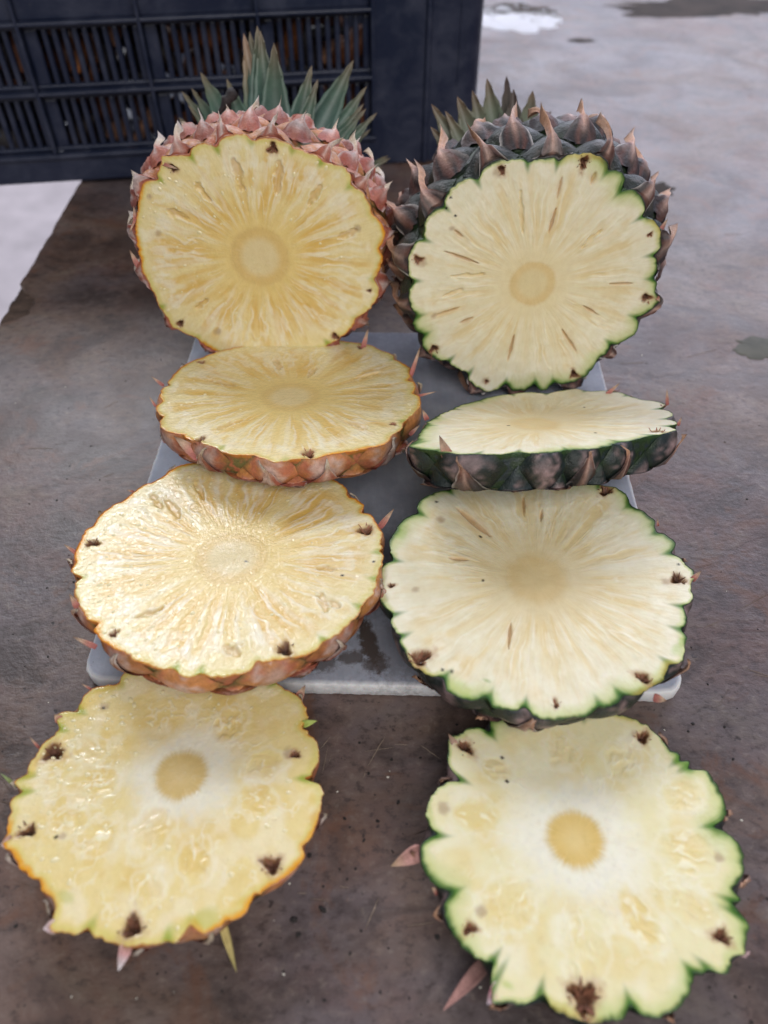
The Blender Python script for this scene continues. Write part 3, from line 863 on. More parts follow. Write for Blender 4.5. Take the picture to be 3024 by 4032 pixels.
def make_piece(S):
    q = make_face(S)
    top = S.get('top', False)
    T = S['T']; cs = -1 if top else 1
    if top:
        prof = lambda v: 1 + 0.018 * np.sin(np.clip(v / 0.03, 0, 1) * np.pi) - 0.36 * np.clip((v - 0.026) / (T - 0.026), 0, 1) ** 1.9
    elif S['style'] == 'end':
        prof = lambda v: 1 - 0.30 * np.clip(v / T, 0, 1) ** 2.0
    else:
        sh = S.get('shrink', 0.02)
        prof = lambda v: 1 + 0.012 * np.sin(np.clip(v / T, 0, 1) * np.pi) - sh * np.clip(v / T, 0, 1) ** 1.5
    org = q.P - q.n * (T * 0.5 if not top else 0); org = np.array([org[0], org[1], max(0.0, org[2] - 0.02)])
    root = thing(S['name'], S['label'], S['cat'], org, GRP)
    W = build_flesh(S, q, root, org)
    if S.get('juice'): juice(S, q, W, root, org)
    rows = range(0, int(T / S.get('dv', 0.0165)) + 2)
    nfr = build_rind(S, q, root, org, prof, T, rows, cs)
    rnd = random.Random(S['seed'])
    for zp in S.get('eyes', []): dried_flower(q, zp, root, org, rnd, S['seed'])
    pinks = [(176, 96, 92), (196, 128, 116), (206, 176, 150), (120, 84, 62)]
    for sp in S.get('spikes', []):
        x0, y0, x1, y1, w = sp[:5]
        drop = sp[5] if len(sp) > 5 else 0.0
        B = on_plane([q.zf((x0, y0))], q.P - q.n * (0.0008 + drop), q.n)[0]
        depth = (B - CAM) @ FW
        d = ray([q.zf((x1, y1))])[0]
        Tp = CAM + d * (depth - (sp[6] if len(sp) > 6 else 0.001))
        if Tp[2] < 0.0015: Tp = on_z([q.zf((x1, y1))], 0.0015)[0]
        blade('bract', B, Tp, w * 0.001, root, org, M_BRACT, sp[7] if len(sp) > 7 else pinks, bow=0.06, n=9, thick=0.0004)
    q.root, q.org = root, org
    print(S['label'][:40], 'diam', np.round(q.diam, 4), 'core r', round(q.rc, 4), 'P', q.P.round(4), 'fruitlets', nfr)
    return q

GRP = 'cut pineapple pieces in two rows'
yc, gc = (226, 196, 84), (184, 190, 92)
SPECS = [
 dict(name='cut_pineapple', cat='pineapple', label='pineapple top with orange pink rind and golden cut face, tall crown leaves behind',
  kind='ripe', style='mid', top=True, seed=3, juice=160, reg=(480, 350, 1580), core=(820, 1000, 165, 160), z=0.0735, tilt=-79, T=0.078, dv=0.0122, v0=0.004, ncell=16, dome=0.0032, bulge=0.06, ring=0.8,
  lift=0.85, spike=1.2,
  out=[(740,265),(765,310,1),(850,290),(930,300),(1000,325),(1015,352,1),(1090,370),(1180,405),(1185,432,1),(1260,440),(1330,470),(1365,510),(1360,575,1),(1420,600),(1465,680),(1490,740,1),(1540,790),(1565,850),(1550,920),(1512,945,1),(1545,970),(1545,1040),(1520,1110),(1492,1130,1),(1530,1170),(1530,1220),(1490,1280),(1450,1330),(1385,1360,1),(1370,1410),(1310,1470),(1230,1520,1),(1150,1560),(1050,1585),(950,1590,1),(850,1605),(740,1600),(640,1575,1),(570,1560),(500,1530),(450,1485,1),(370,1450),(300,1415),(250,1330),(222,1302,1),(210,1250),(180,1200),(140,1120),(112,1065,1),(110,1010),(85,900),(75,820),(100,720,1),(95,660),(120,580),(150,540),(232,545,1),(200,500),(240,440),(225,390),(270,400),(330,395),(400,370),(412,405,1),(440,330),(500,320),(560,345,1),(600,290),(660,275)],
  eyes=[(895,352,2.0),(305,472,1.7,0.6),(345,1395,1.6),(1265,1470,1.7),(1470,1200,0.9)], faint=[(215,860,2.0),(570,1440,2.6),(165,640,1.8),(1400,830,2.2)],
  pits=[(665,430,710,590,2.1),(930,440,925,600,2.3),(440,560,520,660,1.6),(1180,580,1110,680,1.7),(1390,840,1290,880,1.6),(270,720,380,770,1.7),(440,1300,500,1260,1.5)],
  spikes=[(232,440,345,480,1.6),(100,1060,45,955,2.6),(80,800,70,690,1.8),(85,760,42,860,1.2)]),
 dict(name='cut_pineapple', cat='pineapple', label='pineapple top with dark green spiny rind and pale cut face, short crown',
  kind='pale', style='mid', top=True, seed=5, reg=(1500, 350, 2700), core=(825, 1060, 115, 112), z=0.0690, tilt=-79, T=0.078, dv=0.0138, v0=0.005, ncell=14, dome=0.0040, bulge=0.13, lift=1.15, spike=1.3, ring=0.8, gold=0.55,
  out=[(700,385),(790,380),(797,412,1),(850,385),(920,375),(955,375),(960,407,1),(1010,360),(1090,355),(1150,350),(1200,375),(1240,395),(1228,450,1),(1300,445),(1335,490),(1300,560,1),(1370,545),(1420,590),(1440,640),(1430,690),(1400,710,1),(1450,700),(1500,725),(1525,770),(1525,840),(1510,890),(1470,905,1),(1500,930),(1510,990),(1475,1035,1),(1505,1055),(1490,1110),(1520,1155),(1470,1200),(1430,1235),(1380,1240,1),(1405,1270),(1390,1330),(1330,1370),(1290,1395),(1250,1385,1),(1240,1430),(1180,1470),(1160,1510),(1120,1560),(1060,1590),(1000,1610),(940,1600,1),(900,1640),(860,1640),(840,1602,1),(790,1640),(720,1645),(677,1600,1),(640,1640),(570,1650),(510,1620),(470,1570),(482,1548,1),(430,1530),(370,1500),(372,1478,1),(320,1480),(270,1450),(230,1410),(220,1370),(242,1335,1),(190,1320),(170,1270),(195,1240,1),(160,1180),(150,1100),(190,1045,1),(155,1030),(145,970),(150,910),(180,860),(190,820),(235,820,1),(230,770),(250,700),(300,650),(350,645,1),(345,590),(380,540),(440,500),(500,480),(530,515,1),(540,460),(580,420),(640,390)],
  eyes=[(660,440,1.6,0.6),(200,930,1.8),(1465,795,1.0),(1448,1137,2.2,0.6),(1050,1555,1.8),(575,1595,1.0),(285,1418,2.4,0.55),(1105,400,2.4,0.5)],
  cracks=[(955,650,915,780,0.4),(345,885,530,950),(395,765,450,810,0.4),(1250,1062,1370,1060),(1100,1180,1180,1230),(985,1310,1070,1440,0.4),(725,1340,690,1480,0.36),(420,1280,500,1245),(280,1240,430,1190),(985,480,960,600),(1170,460,1145,515,0.6)],
  yellow_rim=[(1150,365),(1060,360),(1510,740)], faint=[(385,760,1.5),(290,1235,1.8),(640,450,3.0),(220,940,3.2),(570,1590,2.6)],
  pits=[(1200,770,1100,860,1.2),(760,560,770,780,1.1),(440,1095,340,1130,1.1),(560,1010,380,1020,1.0)],
  specks=[(355,650),(380,590),(405,690)], spikes=[(1518,775,1562,705,2.0),(1500,1130,1520,1160,2.0)]),
 dict(name='pineapple_slice', cat='pineapple slice', label='yellow pineapple slice with orange pink rind, leaning just below the orange-rinded top',
  kind='ripe', style='mid', seed=7, juice=120, reg=(550, 1250, 1750), core=(820, 430, 155, 75), z=0.0395, tilt=11.5, T=0.0125, ring=0.65, shrink=0.05,
  out=[(880,125),(700,147),(690,140,1),(540,160),(430,185),(330,220),(280,240),(225,272,1),(200,300),(150,350),(130,375),(165,375,1),(110,410),(105,440),(128,455,1),(90,480),(85,505),(100,525),(138,540,1),(105,560),(120,600),(150,620),(230,650),(250,640,1),(330,680),(420,710),(430,722,1),(500,745),(580,750),(620,748,1),(660,765),(740,790),(790,782,1),(850,770),(950,770),(1030,745,1),(1080,742),(1200,720),(1320,695),(1352,680,1),(1370,640),(1430,600),(1440,565,1),(1510,510),(1530,460),(1515,420),(1480,420,1),(1505,390),(1500,350),(1455,342,1),(1480,320),(1470,270),(1420,240),(1382,226,1),(1390,205),(1320,180),(1250,150),(1170,137),(1140,133,1),(1080,125),(960,120)],
  eyes=[(920,742,2.3),(335,242,1.6),(320,668,2.4,0.5),(1380,580,1.1),(1205,160,1.4)],
  pits=[(740,230,760,280,2.0),(1230,600,1150,570,1.6),(430,600,560,560,1.6),(960,270,920,320,1.4),(1300,300,1180,330,1.4),(380,340,520,370,1.4)],
  spikes=[(1215,170,1245,58,2.6),(1475,320,1530,152,2.2),(130,372,60,318,1.6),(88,485,50,428,1.2),(1505,430,1620,402,1.2),(1470,640,1525,585,1.8),(330,760,185,645,5.5,0.006),(840,775,715,852,4.5,0.004)]),
 dict(name='pineapple_slice', cat='pineapple slice', label='pale pineapple slice with dark green rind, steeply tilted, seen almost edge-on',
  kind='pale', style='mid', seed=9, reg=(1550, 1450, 2800), core=(740, 290, 120, 28), z=0.0485, tilt=26.0, T=0.0150, core_soft=True, bskip=0.6, shrink=0.06, dome=0.0036, gold=0.5, bloom=0.85,
  out=[(890,115),(960,105),(1000,118,1),(1050,120),(1110,115),(1180,125),(1225,140,1),(1290,165),(1360,170),(1430,190),(1375,213,1),(1440,220),(1465,245),(1415,265,1),(1480,275),(1485,290),(1435,302,1),(1480,320),(1400,345),(1350,350,1),(1310,360),(1200,385),(1180,385,1),(1100,410),(1000,425),(905,428,1),(830,440),(740,445),(650,438,1),(560,450),(438,446,1),(370,450),(250,440),(215,430,1),(150,425),(75,410),(95,395,1),(130,370),(150,320),(165,300,1),(180,280),(230,250),(310,210),(320,212,1),(400,180),(445,168,1),(560,140),(620,135,1),(640,130),(720,125),(800,132,1),(850,122)],
  eyes=[(1145,122,2.2,0.5),(1380,330,2.2,0.5),(1410,195,1.2,0.6)], specks=[(1055,337),(600,300),(998,203)],
  spikes=[(300,500,238,350,5.0,0.004),(1430,192,1428,105,1.6),(1485,300,1505,255,1.4),(175,270,150,215,2.4),(1110,140,1185,75,2.0)]),
 dict(name='pineapple_slice', cat='pineapple slice', label='glossy wet yellow pineapple slice with pink rind at the front left of the board',
  kind='ripe', style='mid', seed=12, juice=300, reg=(250, 1800, 1600), core=(815, 485, 170, 125), z=0.0355, tilt=7.0, T=0.0120, ring=0.6, shrink=0.06, gold=0.7,
  out=[(560,40),(700,18),(720,30,1),(850,10),(1000,20),(1010,30,1),(1150,50),(1280,90),(1290,100,1),(1330,120),(1370,150),(1380,190,1),(1410,200),(1460,230),(1432,275,1),(1480,270),(1520,320),(1540,360),(1535,420),(1545,440),(1502,460,1),(1560,460),(1540,490),(1545,500),(1530,560),(1515,590,1),(1520,620),(1500,660),(1460,700),(1440,725,1),(1430,760),(1380,810),(1330,860),(1262,888,1),(1230,930),(1170,960),(1080,975),(1000,990),(960,1000),(945,972,1),(900,1040),(800,1060),(700,1065),(662,1045,1),(600,1075),(560,1060),(545,1022,1),(480,1030),(400,1005),(330,980),(300,940,1),(250,930),(190,890),(140,840),(178,805,1),(120,790),(80,730),(60,680),(50,640),(60,600),(108,575,1),(50,570),(30,540),(60,510,1),(50,470),(70,420),(100,370),(148,340,1),(110,340),(150,310),(200,260),(270,215),(285,218,1),(340,170),(390,130),(430,122,1),(480,95),(530,55)],
  eyes=[(145,415,2.2,0.55),(1465,355,2.6),(1070,930,2.4),(245,855,1.5,0.6)], specks=[(885,505),(1350,572),(1500,505)],
  pits=[(800,920,840,950,2.6),(500,210,560,290,2.0),(430,180,470,240,1.6),(1310,540,1230,540,1.5),(1300,700,1330,720,2.0),(1240,660,1270,740,1.6),(360,770,480,730,1.5),(640,130,680,200,1.6)],
  spikes=[(1530,340,1600,248,2.6),(62,465,0,420,1.6),(160,920,42,868,2.0),(70,730,28,660,2.4),(340,168,305,158,1.0)]),
 dict(name='pineapple_slice', cat='pineapple slice', label='broad pale pineapple slice with green scalloped rim, lying flat on the right of the board',
  kind='pale', style='mid', seed=15, reg=(1450, 1850, 2800), core=(810, 525, 135, 125), z=0.0330, tilt=2.0, T=0.0170, core_soft=True, bskip=0.6, shrink=0.13, dome=0.0028, gold=0.75,
  out=[(430,70),(520,50),(600,40),(610,52,1),(800,30),(900,38),(910,50,1),(1000,40),(1110,60),(1120,75,1),(1180,80),(1200,85),(1260,130),(1262,170,1),(1330,200),(1390,250),(1382,310,1),(1420,300),(1490,350),(1490,380),(1445,405,1),(1500,415),(1540,460),(1590,510),(1560,560),(1575,610),(1550,650),(1510,660,1),(1540,690),(1540,750),(1495,770,1),(1545,800),(1530,870),(1520,920),(1450,930,1),(1480,945),(1450,970),(1440,1000),(1400,1040),(1330,1070),(1290,1100),(1215,1085,1),(1240,1120),(1150,1150),(1122,1140,1),(1070,1190),(980,1200),(880,1210),(800,1190),(762,1140,1),(720,1165),(640,1160),(580,1140),(590,1092,1),(500,1120),(420,1100),(370,1050),(372,1000,1),(300,1000),(240,960),(200,935),(180,880),(140,820),(178,800,1),(120,780),(110,720),(130,700,1),(70,660),(50,610),(45,570),(60,530),(60,490),(80,450),(130,440,1),(105,400),(100,350),(130,290),(170,240),(220,215),(260,215,1),(230,180),(260,140),(320,110),(380,100),(400,110,1),(400,60)],
  eyes=[(1150,98,2.5),(1500,528,2.2),(1330,1005,2.2),(252,908,3.0,0.7),(112,560,1.0),(910,1132,1.3,0.45)],
  cracks=[(430,185,590,320,0.75),(395,425,480,435,0.5),(750,130,755,220),(680,860,690,740),(840,190,835,250)],
  faint=[(350,240,2.4),(1440,540,2.2),(230,580,2.0)], specks=[(543,323),(555,535),(1502,458),(330,155),(405,975),(360,968)],
  rim_cells=[(160,290,4.0,(150,186,84)),(450,1075,5.0,(176,196,84)),(1500,860,3.2,(160,190,80)),(575,1020,1.0,(120,160,50))], yellow_rim=[(1370,1060),(1440,960),(250,960)],
  spikes=[(1565,535,1612,488,2.2),(50,560,12,530,1.8),(1380,1100,1445,1118,3.0,0.004),(1402,272,1400,235,1.0)]),
 dict(name='pineapple_slice', cat='pineapple slice', label='juicy yellow pineapple end slice with ragged orange rim, nearest piece on the left table',
  kind='ripe', style='end', seed=18, juice=300, reg=(0, 2600, 1350), core=(875, 555, 125, 120), z=0.0205, tilt=3.0, T=0.0185, halo_r=1.85,
  flesh=(236, 216, 154), deep=(228, 196, 114), halo=(240, 235, 218), corec=(216, 188, 124), corein=(226, 203, 150), dome=0.002,
  out=[(600,62),(680,45),(750,30),(760,45,1),(900,20),(1050,30),(1060,42,1),(1200,60),(1300,80),(1330,100,1),(1380,140),(1440,170),(1480,230),(1500,280),(1452,310,1),(1490,350),(1540,410),(1545,480),(1510,545),(1440,572,1),(1520,555),(1560,600),(1560,680),(1545,750),(1520,830),(1480,885),(1432,880,1),(1480,900),(1490,940),(1440,990),(1380,1050),(1310,1090),(1240,1135),(1225,1112,1),(1210,1190),(1180,1240),(1090,1260),(1040,1310),(980,1330),(935,1300),(928,1262,1),(880,1340),(840,1380),(812,1355,1),(740,1385),(690,1370),(600,1390),(520,1350),(450,1340),(435,1290,1),(350,1335),(300,1320),(220,1300),(260,1250),(275,1200),(260,1150),(200,1110),(205,1060,1),(150,1050),(90,1000),(70,930),(5,890),(35,830),(40,760),(55,710),(35,690),(80,650),(150,635,1),(90,625),(55,590),(100,560),(145,558,1),(125,530),(150,490),(180,440),(200,410),(250,370),(296,330,1),(275,300),(265,265),(340,240),(370,255),(387,240,1),(375,220),(400,180),(440,135),(520,120),(565,115),(585,118,1),(580,85)],
  eyes=[(258,442,2.6,0.9),(1425,455,1.3),(1312,990,2.5),(640,1295,2.7,0.7),(135,828,2.2,0.5)], faint=[(500,225,2.2),(300,850,1.6),(1400,450,2.6)],
  locules=[(1100,320,6),(450,600,7),(740,830,7),(480,850,6),(950,980,6),(330,780,5),(1250,680,6),(430,430,5),(1280,500,6),(720,1100,5)],
  rim_cells=[(1510,660,2.6,yc),(1525,760,2.2,(226,176,84)),(1140,1180,2.4,yc),(970,1250,4.0,gc),(850,1300,3.0,gc),(320,1140,2.4,gc),(450,170,4.0,(232,196,70)),(300,400,3.0,(232,190,60)),(150,520,3.0,(234,190,60)),(1560,1000,3.0,yc)],
  specks=[(272,855),(500,230)],
  spikes=[(615,1375,572,1505,3.6,0.0,0.004,[(206,170,150),(196,140,136),(220,200,200),(236,230,230)]),(1075,1270,1145,1512,2.6,0.012,0.0,[(200,178,110),(190,172,110),(170,160,100)]),(270,1285,208,1300,4.0,0,0.001,[(226,200,180),(222,190,190),(236,220,226)]),
          (60,880,2,895,4.6,0,0.001,[(206,160,140),(214,176,160),(226,205,196)]),(1440,190,1478,118,3.4,0.003),(440,140,392,112,0.9),(190,425,140,368,1.0,0.003),(80,610,0,545,1.4,0.004,0.001,[(150,160,90),(130,150,100)]),(1465,310,1535,292,2.6,0,0.001,[(176,196,90),(190,206,110),(180,196,100)]),(290,290,262,262,3.0)]),
 dict(name='pineapple_slice', cat='pineapple slice', label='pale green-rimmed pineapple end slice with yellow core, nearest piece on the right table',
  kind='pale', style='end', seed=22, reg=(1500, 2750, 3024), core=(835, 605, 125, 120), z=0.0175, tilt=0.5, T=0.0160, halo_r=2.05,
  flesh=(237, 228, 186), deep=(232, 208, 138), halo=(244, 240, 224), corec=(224, 194, 122), corein=(233, 210, 152), dome=0.0028,
  out=[(470,92),(560,60),(580,75,1),(700,50),(850,50),(870,62,1),(970,65),(1050,75),(1130,110),(1200,170),(1245,230),(1250,282,1),(1300,235),(1335,260),(1292,305,1),(1350,265),(1400,310),(1440,370),(1465,420),(1480,490),(1470,530),(1392,550,1),(1470,565),(1530,610),(1555,680),(1550,760),(1500,825),(1440,842,1),(1490,870),(1530,895),(1575,890),(1540,930,1),(1580,960),(1570,1010),(1560,1100),(1500,1105),(1500,1160),(1450,1190),(1400,1185),(1382,1140,1),(1340,1200),(1330,1170,1),(1330,1230),(1300,1310),(1240,1350),(1180,1370),(1110,1360),(1060,1285,1),(1060,1350),(1000,1385),(900,1390),(800,1362),(720,1320),(686,1240,1),(670,1300),(600,1310),(530,1305),(460,1310),(465,1250),(510,1182,1),(440,1150),(440,1120),(490,1108,1),(400,1110),(340,1060),(290,970),(265,880),(312,828,1),(260,820),(210,780),(170,700),(165,640),(200,590),(272,590,1),(220,565),(195,500),(200,440),(240,390),(290,355),(370,360,1),(320,330),(285,290),(285,220),(295,155),(330,160),(370,130),(430,120),(470,150,1)],
  eyes=[(365,208,2.4,0.6),(1122,165,2.0),(380,985,1.6),(1462,1022,2.0,0.7),(870,1285,3.4,0.8)], faint=[(270,470,2.6),(1450,680,2.2),(430,910,2.2)],
  locules=[(770,225,6),(1040,260,6),(405,495,7),(1300,410,6),(1310,655,8),(545,885,8),(1110,930,7),(1340,900,6),(870,1070,7),(500,300,5),(1150,1020,5)],
  rim_cells=[(1290,268,4.0,(132,176,70)),(540,1228,1.8,(158,186,60)),(1560,860,2.5,(120,160,70)),(480,1270,2.0,(214,160,170))],
  specks=[(540,355),(520,255)], yellow_rim=[(820,1340),(1060,120)],
  spikes=[(175,655,42,720,5.5,0.003,0.001,[(206,150,140),(200,150,140),(206,176,140)]),(450,1130,265,1340,4.6,0.010,0.0,[(150,112,104),(184,136,130),(200,150,144)]),(520,1240,455,1312,5.0,0,0.002,[(228,214,206),(206,130,140),(230,215,225)]),
          (1465,515,1492,516,1.6),(245,835,215,808,2.0,0.004),(320,200,288,150,2.4,0,0.001,[(190,150,140),(180,150,130),(120,90,70)]),(1555,1090,1562,1112,3.4,0,0.001,[(222,180,180),(226,190,190)])]),
]
Q = [make_piece(S) for S in SPECS]

# ------------------------------------------------------------------ crowns
def crown(q, S, tips, cols, nfill, fill_len, rs, wk=0.8):
    rnd = random.Random(rs)
    org, root = q.org, q.root
    pc = q.P - q.n * (S['T'] - 0.004)
    ax = -q.n
    # short stem stub the leaves grow from
    n, m = 20, 7
    V = []; C = []
    for i in range(m):
        t = i / (m - 1)
        r = 0.030 * (1 - t) ** 0.7 + 0.002
        for j in range(n):
            a = 2 * math.pi * j / n
            V.append(pc + ax * (t * 0.030) + (q.ex * math.cos(a) + q.ey * math.sin(a)) * r); C.append(lin((92, 110, 84)))
    st = mesh_obj('crown', V, [tuple(f) for f in grid_faces(m, n, wrap=True, flip=True)], M_LEAF, root, np.array(C), org)
    for (px, dy, w, *k) in tips:
        d = ray([px])[0]
        Y = pc[1] + dy
        T = CAM + d * (Y - CAM[1]) / d[1]
        rad = T - pc; rad = rad - ax * (rad @ ax); rad /= np.linalg.norm(rad)
        B = pc + rad * 0.016 + ax * 0.004
        cl = cols if not k else k[0]
        blade('leaf', B, T, w * wk, st, org, M_LEAF, cl, bow=rnd.uniform(-0.05, 0.05), n=16, base_w=1.0, fold=0.55, jag=0.0003, thick=0.0007,
              nrm=(CAM - B) * 0.6 + rad * 0.4 + ax * 0.15)
    for i in range(nfill):
        a = rnd.uniform(0, 2 * math.pi)
        rad = q.ex * math.cos(a) + q.ey * math.sin(a)
        if rad[2] > 0.2: continue
        L = rnd.uniform(*fill_len)
        T = pc + rad * L * rnd.uniform(0.5, 0.9) + ax * L * rnd.uniform(0.3, 0.8)
        if T[2] < 0.006: T[2] = 0.006
        if T[1] > 0.565: T[1] = 0.565
        B = pc + rad * 0.014 + ax * 0.003
        blade('leaf', B, T, rnd.uniform(0.010, 0.016), st, org, M_LEAF, cols, bow=0.05, n=14, base_w=1.0, fold=0.5, jag=0.0003, thick=0.0007, nrm=-rad + ax * 0.3)
zl = zoom(650, 100, 1550)
blue = [(112, 132, 126), (88, 114, 108), (72, 100, 94), (82, 106, 92), (122, 106, 86)]
pale_tip = [(100, 132, 122), (88, 124, 112), (96, 126, 108), (150, 132, 110), (150, 120, 100)]
tl = [((zl(p)), dy, w, *k) for p, dy, w, *k in [
    ((668, 2), 0.045, 0.030), ((570, 55), 0.050, 0.024, pale_tip), ((614, 42), 0.055, 0.022), ((692, 38), 0.040, 0.026), ((790, 125), 0.030, 0.028),
    ((1065, 290), 0.035, 0.022), ((1110, 388), 0.025, 0.018), ((1368, 250), 0.045, 0.026), ((1465, 440), 0.040, 0.018), ((1442, 568), 0.030, 0.015), ((1460, 603), 0.025, 0.014), ((1540, 632), 0.030, 0.015),
    ((1490, 755), 0.035, 0.013), ((1636, 962), 0.035, 0.014), ((1620, 945), 0.045, 0.013), ((1578, 1030), 0.030, 0.010), ((1490, 1135), 0.03, 0.010),
    ((256, 338), 0.040, 0.024), ((190, 455), 0.042, 0.016), ((120, 478), 0.045, 0.018), ((165, 575), 0.038, 0.013), ((98, 668), 0.045, 0.015), ((446, 385), 0.035, 0.020), ((100, 1100), 0.03, 0.012)]]
crown(Q[0], SPECS[0], tl, blue, 16, (0.05, 0.08), 4)
zr = zoom(1500, 350, 2700)
grey = [(118, 132, 120), (100, 120, 108), (90, 110, 98), (106, 114, 96), (112, 88, 70)]
brown = [(110, 120, 110), (112, 122, 110), (96, 92, 84), (70, 50, 46)]
tr = [((zr(p)), dy, w, *k) for p, dy, w, *k in [
    ((275, 82), 0.030, 0.018), ((350, 118), 0.025, 0.016), ((415, 40), 0.030, 0.022), ((497, 8), 0.045, 0.018), ((577, -60), 0.055, 0.020), 
    ((683, -72), 0.060, 0.015, brown), ((722, 0), 0.045, 0.018, brown), ((826, 10), 0.045, 0.020), ((270, 205), 0.025, 0.016), ((925, 118), 0.04, 0.008)]]
crown(Q[1], SPECS[1], tr, grey, 8, (0.04, 0.06), 6, 1.15)

# ------------------------------------------------------------------ twig lying across the ripe pineapple
a = zl((275, 712)); b = zl((525, 495))
pa = CAM + ray([a])[0] * 0.402; pb = CAM + ray([b])[0] * 0.398
n, m = 14, 10
ax = (pb - pa) / np.linalg.norm(pb - pa); s1 = np.cross(ax, [0, 0, 1]); s1 /= np.linalg.norm(s1); s2 = np.cross(ax, s1)
V = []; C = []
for i in range(n):
    t = i / (n - 1); r = (0.0009 + 0.0016 * ss(0.45, 0.7, t)) * (1 + 0.25 * math.sin(i * 2.3))
    c0 = pa + (pb - pa) * t + s2 * 0.0015 * math.sin(t * 5)
    for j in range(m):
        an = 2 * math.pi * j / m; rr = r * (1 + 0.25 * random.random())
        V.append(c0 + s1 * math.cos(an) * rr + s2 * math.sin(an) * rr); C.append(lin((52, 46, 48)) * random.uniform(0.7, 1.5))
F = [tuple(f) for f in grid_faces(n, m, wrap=True)] + [tuple(range(m))[::-1], tuple((n - 1) * m + k for k in range(m))]
tw = mesh_obj('twig', V, F, M_TWIG, None, np.array(C))
tag(tw, 'small dark stick caught between rind and crown of the orange-rinded pineapple', 'twig')

# ------------------------------------------------------------------ crate
A_ = on_z([(0, 410 * 3024 / 1659)], 0)[0]; Bc = np.array([0.0720, 0.6155, 0.0])
ud = (Bc - A_); ud[2] = 0; ud /= np.linalg.norm(ud); bd = np.array([-ud[1], ud[0], 0.0])       # bd = into the crate
CL, CD, CH = 0.60, 0.40, 0.18
croot = thing('plastic_crate', 'dark navy plastic crate with slatted walls standing behind the pineapples', 'crate', tuple(Bc))
def cbox(name, u0, u1, d0, d1, z0, z1, parent=croot, bev=0.0015):
    b = min(bev, abs(u1 - u0) * 0.3, abs(d1 - d0) * 0.3, abs(z1 - z0) * 0.3)
    import bmesh
    bm = bmesh.new()
    bmesh.ops.create_cube(bm, size=1.0)
    for vv in bm.verts:
        uu = u0 + (vv.co.x + 0.5) * (u1 - u0); dd = d0 + (vv.co.y + 0.5) * (d1 - d0); zz = z0 + (vv.co.z + 0.5) * (z1 - z0)
        vv.co = Vector(ud * uu + bd * dd + np.array([0, 0, zz]))
    bmesh.ops.bevel(bm, geom=bm.edges[:], offset=b, segments=2, affect='EDGES', profile=0.5)
    me = bpy.data.meshes.new(name); bm.to_mesh(me); bm.free()
    me.materials.append(M_CRATE)
    o = bpy.data.objects.new(name, me); scene.collection.objects.link(o); o.parent = parent
    return o
WT = 0.0035
cols_u = [-0.081 - 0.0778 * k for k in range(0, 7)]
u_end = cols_u[-1]
# bottom rim, ribs and solid band of the front wall
cbox('bottom_rim', -CL + 0.01, -0.079, -0.001, 0.010, 0.003, 0.0215)
cbox('rim_lip', -CL + 0.01, -0.079, -0.0035, 0.004, 0.0205, 0.0235)
front = cbox('front_panel', u_end, -0.082, 0.003, 0.007, 0.107, CH - 0.02)
for z0, z1 in ((0.0585, 0.0625), (0.0655, 0.068), (0.1015, 0.1045)):
    cbox('wall_strip', u_end, -0.0815, 0.0035, 0.0085, z0, z1)
for zc in (0.0640, 0.1062):
    cbox('rib', u_end, -0.0815, -0.0032, 0.006, zc - 0.0011, zc + 0.0011, bev=0.0006)
cbox('wall_strip', u_end, -0.0815, 0.0035, 0.0085, 0.0236, 0.0266)
for u in cols_u:
    cbox('rib', u - 0.0012, u + 0.0012, -0.0032, 0.007, 0.024, CH - 0.03, bev=0.0006)
for ci in range(len(cols_u) - 1):
    ua, ub = cols_u[ci + 1], cols_u[ci]
    for z0, z1 in ((0.0262, 0.0590), (0.0676, 0.1020)):
        cbox('wall_strip', ua + 0.0014, ua + 0.010, 0.004, 0.0082, z0, z1)
        cbox('wall_strip', ub - 0.006, ub - 0.0014, 0.004, 0.0082, z0, z1)
        ns = 9
        for k in range(ns):
            uc = ua + 0.0145 + (ub - 0.0105 - ua - 0.0145) * k / (ns - 1) * 0.995
            cbox('slat', uc - 0.0018, uc + 0.0018, 0.0035, 0.0085, z0, z1, bev=0.001)
# rounded corner post
n = 14
V = []
F = []
prof2 = [(-0.080, 0.0), (-0.044, -0.001), (-0.0425, -0.0035), (-0.040, -0.0035), (-0.0385, -0.001), (-0.014, 0.0)]
for k in range(1, 9):
    an = -math.pi / 2 + k / 8 * math.pi / 2
    prof2.append((-0.014 + 0.014 * math.cos(an), 0.014 + 0.014 * math.sin(an)))
prof2 += [(0.0, 0.08), (-0.004, 0.08), (-0.004, 0.02), (-0.02, 0.004), (-0.080, 0.004)]
for z in (0.002, CH - 0.02):
    for (u, d) in prof2: V.append(ud * u + bd * d + np.array([0, 0, z]))
k = len(prof2)
F = [(i, (i + 1) % k, k + (i + 1) % k, k + i) for i in range(k)] + [tuple(range(k))[::-1], tuple(range(k, 2 * k))]
mesh_obj('corner_post', V, F, M_CRATE, croot, smooth=False)
cbox('corner_post', -CL, u_end - 0.002, 0.0, 0.06, 0.002, CH - 0.02)
cbox('rib', -0.0190, -0.0178, -0.0010, 0.002, 0.055, 0.15, bev=0.0004)
cbox('back_panel', -CL, 0, CD - 0.004, CD, 0.004, CH - 0.02)
cbox('side_panel', -0.004, 0, 0.0805, CD - 0.0045, 0.004, CH - 0.02)
cbox('side_panel', -CL, -CL + 0.004, 0.0605, CD - 0.0045, 0.004, CH - 0.02)
cbox('base_panel', -CL + 0.005, -0.006, 0.011, CD - 0.005, 0.004, 0.008)
cbox('top_rim', -CL - 0.006, 0.006, -0.006, 0.012, CH - 0.0195, CH)
cbox('top_rim', -CL - 0.006, 0.006, CD - 0.012, CD + 0.006, CH - 0.0195, CH)
